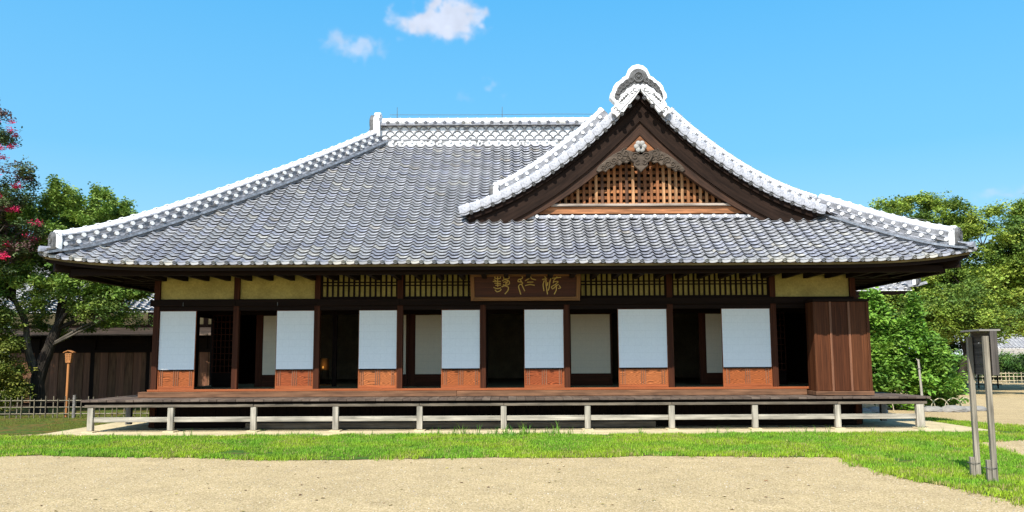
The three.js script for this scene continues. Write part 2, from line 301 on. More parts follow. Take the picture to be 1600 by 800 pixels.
// ---- pan tile: S-shaped section, open below its lip
const TW = 0.258, TP = 0.161;
const prof = t => (t < 0.14 ? 0.004 + 0.036 * Math.sin(t / 0.14 * Math.PI / 2) : t < 0.42 ? 0.013 + 0.027 * Math.cos((t - 0.14) / 0.28 * Math.PI) : -0.014 - 0.004 * Math.sin((t - 0.42) / 0.3 * Math.PI) * (t < 0.72 ? 1 : 0) + (t > 0.72 ? 0.020 * ((t - 0.72) / 0.28) ** 1.5 : 0));
function tileGeo(len, lip, off) {
  const n = 12, pos = [], idx = [], uv = [];
  const row = (z, y) => { for (let i = 0; i <= n; i++) { const t = i / n * 1.06 - 0.03; pos.push((t - 0.5) * TW, prof(Math.min(1, Math.max(0, t))) + y, z); uv.push(t * TW + off, z + off); } };
  const U = 0.034; row(-len, -0.006); row(0, U); row(0, U); row(0.0, U - lip); row(0.0, U - lip); row(-0.05, U - lip);
  for (const r of [0, 2, 4]) for (let i = 0; i < n; i++) { const a = r * (n + 1) + i, b = a + n + 1; idx.push(a, b, a + 1, b, b + 1, a + 1); }
  const g = new THREE.BufferGeometry(); g.setAttribute('position', new THREE.Float32BufferAttribute(pos, 3)); g.setAttribute('uv', new THREE.Float32BufferAttribute(uv, 2)); g.setIndex(idx); g.computeVertexNormals(); return g;
}
const tileGeos = [0, 0.37, 0.71].map(o => tileGeo(TP + 0.03, 0.010, o));
// eave tile: deeper lip and a round end at the roll
const eaveGeo = (() => {
  const a = tileGeo(TP + 0.03, 0.012, 0.2).toNonIndexed(), n = 10, pos = [];
  const tp = i => { const t = i / n; return [(t - 0.5) * TW, prof(t) + 0.022]; };
  for (let i = 0; i < n; i++) { const [x0, y0] = tp(i), [x1, y1] = tp(i + 1), b0 = y0 - 0.042, b1 = y1 - 0.042; for (const q of [[x0, y0, 0.004], [x0, b0, 0.02], [x1, y1, 0.004], [x0, b0, 0.02], [x1, b1, 0.02], [x1, y1, 0.004]]) pos.push(...q); }
  const l = new THREE.BufferGeometry(); l.setAttribute('position', new THREE.Float32BufferAttribute(pos, 3)); l.setAttribute('uv', new THREE.Float32BufferAttribute(new Float32Array(pos.length / 3 * 2), 2)); l.computeVertexNormals();
  const disc = new THREE.LatheGeometry([[0.001, 0.03], [0.022, 0.03], [0.027, 0.022], [0.034, 0.022], [0.037, 0.034], [0.046, 0.034], [0.046, -0.03]].map(p => new THREE.Vector2(...p)), 12); disc.rotateX(Math.PI / 2); disc.translate(-TW * 0.36, 0.018, 0.01);
  return merge([a, l, disc]);
})();
const tint = (r) => { const q = r(), w = r(), b = 0.43 * (0.82 + 0.36 * r()); if (q < 0.03) return [b * 1.28, b * 1.22, b * 1.10]; if (q < 0.05) return [b * 1.08, b * 1.0, b * 0.90]; if (q < 0.22) return [b * 0.95, b * 0.96, b * 1.07]; return [b, b * 0.99, b * (0.99 + 0.04 * w)]; };
const tileMats = (() => { const r = rng(77); return Array.from({ length: 10 }, () => tint(r)).sort((a, b) => a[1] - b[1]).map(c => std(c, { map: tileT, roughness: 0.42, bumpMap: mottleB, bumpScale: 0.002 })); })();
const patch = (x, z) => fbm(x * 0.55 + 60, z * 0.8 + 60, 131, 4);       // weathering in broad patches
const patchMat = (r, x, z) => tileMats[Math.max(0, Math.min(9, Math.floor((patch(x, z) - 0.5) * 14 + r() * 10)))];
const tileStuffMat = std([1, 1, 1], { map: tileT, roughness: 0.42, bumpMap: mottleB, bumpScale: 0.002 });
function tileRows(f, len) {           // d of the lower edge of each row, by arc length
  const out = []; let d = 0, acc = 0; out.push(0);
  while (d < len) { const a = f(0, d), b = f(0, d + 0.01); acc += a.distanceTo(b); d += 0.01; if (acc >= TP * out.length) out.push(d); }
  return out;
}
function tileMatrix(f, a, d, flip, r) {
  const e = 0.05, p = f(a, d), ta = f(a + e, d).sub(f(a - e, d)).normalize(), td = f(a, Math.max(0, d)).sub(f(a, d + TP * 0.85)).normalize();
  if (flip) ta.negate();
  const n = td.clone().cross(ta).normalize(); ta.copy(n).cross(td).normalize();
  const m = new THREE.Matrix4().makeBasis(ta, n, td); m.setPosition(p.addScaledVector(n, (r() - 0.5) * 0.008).addScaledVector(td, (r() - 0.5) * 0.012));
  return m.multiply(new THREE.Matrix4().makeRotationY((r() - 0.5) * 0.02));
}
const bodyTiles = [], bodyEaves = [];   // what the camera sees small: one field
let singles = 0;
{
  const r = rng(5);
  // front slope
  const rows = tileRows(surf.front, DM);
  rows.forEach((d, k) => {
    for (let a = XL + 0.08 + TW / 2; a < XR; a += TW) {
      const roll = a;
      if (roll < XL + d - 0.12 || roll > XR - d + 0.12) continue;
      const p = surf.front(a, d);
      if (d > 2.02 && a > GC - 3.7 && (a > GC || G(GC - a) > Y(d) + 0.02)) continue;
      const m = tileMatrix(surf.front, a, d, false, r);
      if (k === 0) { const t = mesh('eave_tile', eaveGeo, patchMat(r, p.x, p.z), roof); t.applyMatrix4(m); continue; }
      if (k < 6 && singles < 300) { singles++; const t = mesh('roof_tile', tileGeos[Math.floor(r() * 3)], patchMat(r, p.x, p.z), roof); t.applyMatrix4(m); continue; }
      bodyTiles.push(m);
    }
  });
  // the hip end, the far flank of the wing and the inner flank of the gabled part
  tileRows(surf.side, DM).forEach((d, k) => { for (let a = ZB + 0.1; a < ZF; a += TW) { if (a > ZF - d + 0.1 || a < ZB + d - 0.1) continue; (k ? bodyTiles : bodyEaves).push(tileMatrix(surf.side, a, d, false, r)); } });
  tileRows(surf.wing, 6.2).forEach((d, k) => { for (let a = ZB + 0.1; a < ZF; a += TW) { if (a > Math.max(ZF - d + 0.1, d > 2.3 ? -0.1 : -9) || (d < 2.3 && a > ZF - d + 0.1)) continue; (k ? bodyTiles : bodyEaves).push(tileMatrix(surf.wing, a, d, true, r)); } });
  for (let s = 3.85; s > 0.1; s -= 0.13) for (let a = -0.15; a > -4.2; a -= TW) { if (Y(ZF - a) > G(s) + 0.1) continue; bodyTiles.push(tileMatrix((x, d) => surf.wingInner(x, 3.9 - d), a, 3.9 - s, false, r)); }
}
function tileField(name, list, geo, parent, seed) {
  const im = new THREE.InstancedMesh(geo, tileStuffMat, list.length), r = rng(seed), c = new THREE.Color();
  list.forEach((m, i) => { im.setMatrixAt(i, m); im.setColorAt(i, c.setRGB(...tint(r)).multiplyScalar(0.86 + 0.28 * patch(m.elements[12], m.elements[14]))); });
  im.name = name; im.userData.kind = 'stuff'; im.castShadow = im.receiveShadow = true; parent.add(im); return im;
}
tileField('roof_tiling', bodyTiles, tileGeos[1], roof, 9);
tileField('eave_tiling', bodyEaves, eaveGeo, roof, 10);
mesh('roof_deck', merge([
  deckMesh(surf.front, d => XL + d, d => XR - d, 0, DM),
  deckMesh(surf.side, d => ZB + d, d => ZF - d, 0, DM),
  deckMesh(surf.wing, d => ZB + 0.05, d => (d < 1.75 ? ZF - d : 0.05), 0, XR - GC, 32),
  deckMesh(surf.wingInner, () => -8, () => 0.05, 0, 4.0),
  deckMesh((a, d) => V(a, Y(d), ZB + d), d => XL + d, d => XR - d, 0, DM),
]), M.roofBoards, roof);

// ---- ridges. A path along the roof with side and up directions
function pathOf(pts, sideFix) { return pts.map((p, i) => { const a = pts[Math.max(0, i - 1)], b = pts[Math.min(pts.length - 1, i + 1)], t = b.clone().sub(a).normalize(); const s = sideFix ? sideFix.clone() : t.clone().cross(V(0, 1, 0)).normalize(); s.addScaledVector(t, -s.dot(t)).normalize(); return { p, s, u: s.clone().cross(t).normalize(), t }; }); }
function resample(pts, step) { const c = new THREE.CatmullRomCurve3(pts), n = Math.max(2, Math.round(c.getLength() / step)); return Array.from({ length: n + 1 }, (_, i) => c.getPointAt(i / n)); }
const capSection = arcSection(0.100, 8, -0.35, Math.PI + 0.35), bandSection = arcSection(0.116, 8, -0.55, Math.PI + 0.55);
const dotGeo = (() => { const g = new THREE.CylinderGeometry(0.040, 0.045, 0.06, 10); g.rotateZ(Math.PI / 2); return g; })();
// stacked courses with plaster dots on both faces and a round cap with plaster bands
function ridgeStack(name, pts, h, parent, { dotRows = 2, w = 0.16, sideFix, pitch = 0.262, capOnly } = {}) {
  const g = group(name, parent), path = pathOf(resample(pts, pitch), sideFix), fine = pathOf(resample(pts, 0.13), sideFix);
  const rowH = (h - 0.07) / dotRows, parts = [];
  mesh('bedding_course', sweep(fine, rect(-w - 0.03, w + 0.03, -0.09, 0.05)), M.courseTile, g);
  for (let k = 0; k < dotRows; k++) { parts.push(sweep(fine, rect(-w + 0.028 - k * 0.012, w - 0.028 + k * -0.012, 0.05 + k * rowH, 0.07 + (k + 1) * rowH - 0.02))); }
  mesh('course_core', merge(parts), M.courseTile, g);  // darker than the lips: shade between the courses is put into the colour
  const lips = []; for (let k = 0; k <= dotRows; k++) lips.push(sweep(fine, rect(-w + 0.002 - k * -0.012, w - 0.002 - k * 0.012, 0.05 + k * rowH, 0.072 + k * rowH)));
  mesh('course_tiles', merge(lips), M.ridgeTile, g);
  const dots = [];
  for (let i = 0; i < path.length - 1; i++) for (let k = 0; k < dotRows; k++) for (const sg of [-1, 1]) {
    const f = (i + 0.2 + 0.5 * (k % 2)), i0 = Math.min(path.length - 2, Math.floor(f)), t = f - i0; if (t > 1) continue;
    const q = path[i0], p = q.p.clone().lerp(path[i0 + 1].p, t).addScaledVector(q.s, sg * (w - 0.012 - k * 0.012)).addScaledVector(q.u, 0.07 + (k + 0.42) * rowH);
    const d = dotGeo.clone(); d.applyMatrix4(new THREE.Matrix4().makeBasis(q.s, q.u, q.s.clone().cross(q.u))); d.translate(p.x, p.y, p.z); dots.push(d);
  }
  const dm = mesh('plaster_dots', merge(dots), M.plaster, g); dm.userData.kind = 'stuff';
  for (let i = 0; i < path.length - 1; i++) {
    const A = path[i], B = path[i + 1], up = q => ({ ...q, p: q.p.clone().addScaledVector(q.u, h) });
    const a = up(A), b = up(B), c = { ...b, p: a.p.clone().lerp(b.p, 0.28) };
    const t = mesh('ridge_cap', sweep([a, b], capSection), M.capTile, g);
    mesh('plaster_band', sweep([a, c], bandSection), M.plaster, g);
  }
  return g;
}
// round end ornament: plaster slab with a grey drum and scrolls on its outer face; local +z points outwards
function endOrnament(parent, at, yaw, s = 1, name = 'ridge_end_tile') {
  const g = group(name, parent); g.position.copy(at); g.rotation.y = yaw; g.scale.setScalar(s);
  const sh = new THREE.Shape(); sh.moveTo(-0.2, 0); sh.lineTo(0.2, 0); sh.lineTo(0.21, 0.22); sh.absarc(0, 0.3, 0.2, 0.0, Math.PI, false); sh.lineTo(-0.21, 0.22);
  const slab = extrude(sh, 0.09, 0.025, 2); slab.translate(0, 0, -0.05);
  const face = extrude((() => { const q = new THREE.Shape(); q.moveTo(-0.17, 0.02); q.lineTo(0.17, 0.02); q.lineTo(0.17, 0.22); q.absarc(0, 0.3, 0.16, 0, Math.PI, false); return q; })(), 0.07, 0.012, 1); face.translate(0, 0, 0.06);
  const rings = [];
  for (const [r, t] of [[0.11, 0.022], [0.06, 0.02]]) { const q = new THREE.TorusGeometry(r, t, 6, 18); q.translate(0, 0.3, 0.14); rings.push(q); }
  for (const [x, y] of [[-0.1, 0.1], [0.1, 0.1], [0, 0.07]]) { const q = new THREE.TorusGeometry(0.05, 0.018, 5, 12); q.translate(x, y, 0.14); rings.push(q); }
  const gs = merge([slab]), gd = merge([face, ...rings]);
  const a = new THREE.Mesh(gs, M.plaster), b = new THREE.Mesh(gd, M.crestGrey); a.name = 'plaster_slab'; b.name = 'ornament_face'; for (const m of [a, b]) { m.castShadow = m.receiveShadow = true; g.add(m); }
  return g;
}
const hipPts = (f, d0, d1) => { const o = []; for (let d = d0; d <= d1 + 1e-6; d += (d1 - d0) / 12) o.push(f(d)); return o; };
const hipA = d => { const p = surf.front(XL + d, d); p.y = Y(d) + lift(XL + d, XL, XR, d) + 0.02; return p; };
const hipB = d => { const p = surf.front(XR - d, d); p.y = Y(d) + lift(XR - d, XL, XR, d) + 0.02; return p; };
ridgeStack('hip_ridge', hipPts(hipA, 0.27, DM - 0.05), 0.30, hall);
ridgeStack('hip_ridge', hipPts(hipB, 0.30, 2.3), 0.30, hall);
endOrnament(hall, hipA(0.20).add(V(0, 0.0, 0)), -Math.PI / 4, 0.82);
endOrnament(hall, hipB(0.24).add(V(0, 0.0, 0)), Math.PI / 4, 0.82);
// flashing strips beside the hips and the upturned corner tiles
for (const [f, sg] of [[hipA, 1], [hipB, -1]]) {
  const p = pathOf(resample(hipPts(f, 0.05, sg > 0 ? DM : 2.2), 0.2));
  mesh('hip_flashing', sweep(p, rect(-0.25, 0.25, -0.03, 0.012)), M.flash, hall);
  const tip = pathOf([f(-0.02).add(V(0, 0.05, 0)), f(0.08).add(V(0, 0.03, 0)), f(0.2).add(V(0, 0.03, 0)), f(0.36).add(V(0, 0.03, 0))]);
  mesh('corner_tile', sweep(tip, arcSection(0.09, 8, -0.3, Math.PI + 0.3)), tileMats[2], hall);
}

// ---- the long ridge: courses, fish-scale plaster panel, eaves of small tiles, banded cap
{
  const g = group('main_ridge', hall), x0 = -3.62, x1 = 3.0, z = RIDGE_Z, y0 = Y(DM) - 0.02;
  mesh('plaster_bed', box(x0, x1, y0 - 0.3, y0 + 0.03, z - 0.16, z + 0.16), M.plaster, g);
  mesh('course_tiles', box(x0, x1, y0 + 0.032, y0 + 0.07, z - 0.18, z + 0.18), M.courseTile, g);
  mesh('scale_panel', box(x0 + 0.05, x1, y0 + 0.07, y0 + 0.44, z - 0.13, z + 0.13), M.plaster, g);
  const scale = (() => { const q = new THREE.TorusGeometry(0.118, 0.015, 5, 14, Math.PI * 0.86); q.rotateZ(Math.PI * 0.07); q.scale(1, 1, 1.8); return q; })();
  for (let r = 0; r < 3; r++) for (let x = x0 + 0.2 + (r % 2) * 0.13; x < 2.4; x += 0.26) { const m = mesh('scale_tile', scale, M.courseTile, g); m.position.set(x, y0 + 0.075 + r * 0.115, z + 0.136 + 0.004 * r); }
  mesh('ridge_shelf', box(x0 - 0.05, x1, y0 + 0.44, y0 + 0.475, z - 0.24, z + 0.24), M.courseTile, g);
  for (let x = x0 + 0.12; x < 2.6; x += 0.255) { const m = mesh('small_eave_tile', eaveGeo, tileMats[Math.floor(R0() * 10)], g); m.position.set(x, y0 + 0.50, z + 0.22); m.rotation.x = 0.45; m.scale.set(1, 1, 0.8); }
  const dots = []; for (let x = x0 + 0.15; x < x1; x += 0.26) { const d = new THREE.CylinderGeometry(0.034, 0.038, 0.06, 10); d.rotateX(Math.PI / 2); d.translate(x, y0 + 0.0, z + 0.17); dots.push(d); }
  mesh('plaster_dots', merge(dots), M.plaster, g).userData.kind = 'stuff';
  const A = pathOf([V(x0, y0 + 0.60, z), V(x1, y0 + 0.60, z)]);
  mesh('cap_bed', sweep(A, rect(-0.14, 0.14, -0.14, 0.01)), M.plaster, g);
  for (let x = x0; x < x1 - 0.1; x += 0.262) {
    mesh('ridge_cap', sweep(pathOf([V(x, y0 + 0.6, z), V(x + 0.262, y0 + 0.6, z)]), capSection), M.capTile, g);
    mesh('plaster_band', sweep(pathOf([V(x, y0 + 0.6, z), V(x + 0.075, y0 + 0.6, z)]), bandSection), M.plaster, g);
  }
  endOrnament(hall, V(x0 - 0.02, y0 + 0.16, z), -Math.PI / 2, 1.32);
  const wire = new THREE.TubeGeometry(new THREE.CatmullRomCurve3([V(x0 + 0.3, y0 + 0.8, z), V(-1, y0 + 0.79, z), V(1.2, y0 + 0.8, z), V(2.6, y0 + 0.79, z)]), 24, 0.006, 4);
  mesh('conductor_wire', wire, M.wire, g);
  for (const x of [x0 + 0.5, -0.25]) mesh('lightning_rod', new THREE.CylinderGeometry(0.006, 0.010, 0.30, 6).translate(x, y0 + 0.86, z), M.wire, g);
}

// ------------------------------------------------------------------ the gable
const gable = group('gable', hall);
const GP = (s, z) => V(GC + s, G(Math.abs(s)), z);
{
  // arc-length positions down one slope
  const pos = [0]; { let acc = 0, s = 0; while (s < 4.05) { const a = GP(s, 0), b = GP(s + 0.005, 0); acc += a.distanceTo(b); s += 0.005; if (acc > 0.248 * pos.length) pos.push(s); } }
  const fr = (sg, s, z) => { const p = V(GC + sg * s, G(s), z), q = V(GC + sg * (s + 0.02), G(s + 0.02), z), t = q.sub(p).normalize(); const n = V(-t.y * sg, t.x * sg, 0); return { p, t, n }; };
  const scallop = (() => { const sh = new THREE.Shape(); sh.moveTo(0.005, 0.03); sh.lineTo(0.241, 0.03); sh.lineTo(0.241, -0.108); sh.quadraticCurveTo(0.125, -0.172, 0.005, -0.108); const a = extrude(sh, 0.03, 0.004, 1);
    const rim = new THREE.TubeGeometry(new THREE.QuadraticBezierCurve3(V(0.24, -0.075, 0.036), V(0.12, -0.135, 0.036), V(-0.01, -0.065, 0.036)), 8, 0.008, 4); return [a, rim]; })();
  const disc = (() => { const q = new THREE.LatheGeometry([[0.001, 0.045], [0.018, 0.045], [0.022, 0.03], [0.032, 0.03], [0.036, 0.05], [0.046, 0.05], [0.048, 0]].map(p => new THREE.Vector2(...p)), 14); q.rotateX(Math.PI / 2); return q; })();
  for (const sg of [-1, 1]) {
    for (let i = 1; i < pos.length - 1; i++) {
      const f = fr(sg, pos[i], 0.10), e = fr(sg, pos[i + 1], 0.10);
      const basis = new THREE.Matrix4().makeBasis(f.t, sg > 0 ? f.n : f.n, V(0, 0, 1)); if (sg < 0) basis.makeBasis(f.t, f.n, V(0, 0, 1));
      if (i > 2) { const a = mesh('verge_tile', scallop[0], M.ridgeTile, gable); a.applyMatrix4(basis.clone().setPosition(f.p)); mesh('verge_rim', scallop[1], M.crestGrey, gable).applyMatrix4(basis.clone().setPosition(f.p)); }
      const d = mesh('verge_disc', disc, M.crestGrey, gable); d.applyMatrix4(new THREE.Matrix4().setPosition(f.p.clone().addScaledVector(f.n, -0.125).add(V(0, 0, i < 4 ? 0.14 : 0.018))));
      for (const [z, r, up] of [[0.03, 0.075, 0.03], [-0.24, 0.08, 0.05]]) {
        if (i < 3) continue;
        const A = fr(sg, pos[i], z), B = fr(sg, pos[i + 1], z), q = [A, B].map(k => ({ p: k.p.clone().addScaledVector(k.n, up), s: V(0, 0, 1), u: k.n }));
        mesh('verge_cap', sweep(q, arcSection(r, 7, -0.2, Math.PI + 0.2)), M.ridgeTile, gable);
        const c = { ...q[1], p: q[0].p.clone().lerp(q[1].p, 0.24) };
        mesh('plaster_band', sweep([q[0], c], arcSection(r + 0.012, 7, -0.3, Math.PI + 0.3)), M.plaster, gable);
      }
    }
    // plaster between the two lines of caps
    const bed = []; for (let s = 0.4; s <= 4.0; s += 0.2) { const f = fr(sg, s, -0.12); bed.push({ p: f.p, s: V(0, 0, 1), u: f.n }); }
    mesh('verge_bed', sweep(bed, rect(-0.25, 0.2, -0.06, 0.045)), M.ridgeTile, gable);
    // bargeboard in two layers, broadening to the foot
    const path = []; for (let s = 0.0; s <= 4.0; s += 0.16) { const f = fr(sg, s, 0); path.push({ p: f.p, s: V(0, 0, 1), u: V(0, 1, 0), k: s }); }
    const bsec = (z0, z1, a, b) => [i => [z0, a], i => [z1, a], i => [z1, b(path[i].k)], i => [z0, b(path[i].k)]];
    const clampFoot = (k, v) => Math.max(v, 4.40 - G(k));
    mesh('verge_board', sweep(path, bsec(-0.10, 0.075, -0.10, k => clampFoot(k, -0.26))), M.darkWood, gable);
    const at2 = k => clampFoot(k, -(0.72 - 0.02 * k));
    mesh('bargeboard', sweep(path, [i => [-0.16, -0.12], i => [0.0, -0.12], i => [0.0, at2(path[i].k)], i => [-0.16, at2(path[i].k)]]), M.barge, gable);
    const lo = k => clampFoot(k, -(1.03 - 0.09 * k)), hi = k => clampFoot(k, -(0.70 - 0.02 * k));
    mesh('bargeboard_trim', sweep(path, [i => [-0.22, hi(path[i].k)], i => [-0.05, hi(path[i].k)], i => [-0.05, lo(path[i].k)], i => [-0.22, lo(path[i].k)]]), M.trim, gable);
    // descending ridge behind the verge
    const pts = []; const sEnd = sg < 0 ? 3.2 : 3.95; for (let s = 0.55; s <= sEnd + 1e-6; s += (sEnd - 0.55) / 12) pts.push(V(GC + sg * s, G(s) + 0.02, -0.52));
    ridgeStack('descending_ridge', pts, 0.30, hall, { dotRows: 2, w: 0.13, sideFix: V(0, 0, sg < 0 ? -1 : 1) });
  }
  endOrnament(hall, V(GC - 3.24, G(3.2) - 0.05, -0.52), -Math.PI / 2, 0.95);
  // dark wall behind the lattice
  const sh = []; for (let s = -3.7; s <= 3.71; s += 0.2) sh.push([GC + s, G(Math.abs(s)) - 0.1]); sh.push([GC + 3.6, 4.3], [GC - 3.6, 4.3]);
  const w = extrude(sh, 0.05); w.translate(0, 0, -0.62); mesh('gable_wall', w, M.gableWall, gable);
  // sill, beam, plaster row at the foot
  mesh('gable_sill', box(GC - 2.25, GC + 2.25, 4.865, 4.92, -0.40, -0.10, 0.01), M.gableSill, gable);
  mesh('gable_beam', box(GC - 2.6, GC + 2.6, 4.70, 4.86, -0.40, -0.16, 0.015), M.gableBeam, gable);
  mesh('lower_beam', box(GC - 3.3, GC + 3.3, 4.5, 4.697, -0.42, -0.20, 0.01), M.darkWood, gable);
  const yb = Y(2.02) + 0.02, zb = ZF - 2.02;
  mesh('foot_course', box(-0.85, 6.55, yb - 0.05, yb + 0.03, zb - 0.12, zb + 0.12, 0.01), M.ridgeTile, gable);
  mesh('foot_cap', sweep(pathOf([V(-0.8, yb + 0.04, zb - 0.05), V(6.5, yb + 0.04, zb - 0.05)]), arcSection(0.05, 6)), M.plaster, gable);
  const dots = []; for (let x = -0.75; x < 6.5; x += 0.262) { const d = new THREE.CylinderGeometry(0.036, 0.04, 0.05, 10); d.rotateX(Math.PI / 2); d.translate(x, yb + 0.005, zb + 0.13); dots.push(d); }
  mesh('plaster_dots', merge(dots), M.plaster, gable).userData.kind = 'stuff';
  // lattice: upright slats in front, rails behind
  const r = rng(21), lim = s => G(Math.abs(s)) - 1.0 + 0.09 * Math.abs(s);
  for (let i = -17; i <= 17; i++) { const s = i * 0.1385, top = Math.min(lim(s) + 0.06, 6.15); if (top < 4.97) continue; const j = (r() - 0.5) * 0.008; const m = mesh('slat', box(GC + s - 0.031 + j, GC + s + 0.031 + j, 4.92, top, -0.365, -0.31), M.slat[Math.min(3, Math.floor(r() * 4.2))], gable); }
  for (let k = 0; k < 8; k++) { const y = 4.955 + k * 0.145; let half = 0; for (let s = 0; s < 2.6; s += 0.02) if (lim(s) > y) half = s; if (half < 0.2) continue; mesh('rail', box(GC - half, GC + half, y - 0.036, y + 0.036, -0.425, -0.372), M.slat[k % 2 ? 1 : 0], gable); }
}
// carved pendant under the peak
{
  const g = group('carved_pendant', hall); const cx = GC, cy = 6.02;
  const spiral = (x, y, r, turns, dir, a0, t = 0.016) => { const p = []; for (let i = 0; i <= 26; i++) { const k = i / 26, a = a0 + dir * k * turns * Math.PI * 2, q = r * (1 - 0.85 * k); p.push(V(x + Math.cos(a) * q, y + Math.sin(a) * q, 0)); } return new THREE.TubeGeometry(new THREE.CatmullRomCurve3(p), 34, t, 5); };
  const body = extrude([[0, 0.02], [0.12, 0.05], [0.22, 0.10], [0.26, 0.02], [0.20, -0.09], [0.13, -0.13], [0.14, -0.20], [0.06, -0.27], [0, -0.33], [-0.06, -0.27], [-0.14, -0.20], [-0.13, -0.13], [-0.20, -0.09], [-0.26, 0.02], [-0.22, 0.10], [-0.12, 0.05]], 0.06, 0.02, 2);
  body.translate(cx, cy - 0.06, -0.04); mesh('pendant_body', metreUV(body), M.carve, g);
  const curls = [spiral(cx - 0.13, cy - 0.06, 0.09, 1.3, 1, 0.5), spiral(cx + 0.13, cy - 0.06, 0.09, 1.3, -1, Math.PI - 0.5), spiral(cx - 0.07, cy - 0.21, 0.06, 1.1, 1, 1), spiral(cx + 0.07, cy - 0.21, 0.06, 1.1, -1, 2)];
  curls.forEach(c => c.translate(0, 0, 0.045)); mesh('pendant_scrolls', merge(curls), M.carve, g);
  for (const sg of [-1, 1]) {
    const P = [[0.20, 0.06], [0.34, 0.10], [0.46, 0.06], [0.60, -0.01], [0.75, -0.12], [0.92, -0.27], [0.98, -0.36], [0.93, -0.40], [0.85, -0.35], [0.78, -0.39], [0.70, -0.31], [0.62, -0.30], [0.55, -0.22], [0.46, -0.24], [0.40, -0.17], [0.30, -0.19], [0.22, -0.13]].map(p => [p[0] * sg, p[1]]);
    const b = extrude(sg > 0 ? P.slice().reverse() : P, 0.035, 0.012, 1); b.translate(cx, cy, -0.06); mesh('carved_wing', metreUV(b), M.carve, g);
    const s = [[0.33, 0.03, 0.11], [0.47, -0.05, 0.09], [0.60, -0.14, 0.085], [0.72, -0.23, 0.07], [0.84, -0.30, 0.055], [0.40, -0.11, 0.055], [0.53, -0.18, 0.045], [0.28, -0.09, 0.06]].map(([x, y, q], i) => spiral(cx + x * sg, cy + y, q, 1.4, (i % 2 ? 1 : -1) * sg, i + 1.2, 0.013));
    s.forEach(c => c.translate(0, 0, -0.008)); mesh('wing_scrolls', merge(s), M.carve, g);
  }
  const back = extrude([[-0.36, 0.08], [0.36, 0.08], [0.0, 0.44]], 0.03); back.translate(cx, cy, -0.1); mesh('backing_board', metreUV(back), M.slat[1], g);
  const boss = []; for (let k = 0; k < 6; k++) { const a = k / 6 * Math.PI * 2, q = new THREE.SphereGeometry(0.062, 10, 8); q.scale(1, 1, 0.6); q.translate(cx + Math.cos(a) * 0.085, cy + 0.17 + Math.sin(a) * 0.085, 0.0); boss.push(q); }
  boss.push(new THREE.CylinderGeometry(0.11, 0.12, 0.1, 6).rotateX(Math.PI / 2).translate(cx, cy + 0.17, -0.04));
  mesh('flower_boss', merge(boss), M.boss, g);
  mesh('boss_pin', new THREE.SphereGeometry(0.03, 10, 8).translate(cx, cy + 0.17, 0.05), M.crestGrey, g);
}
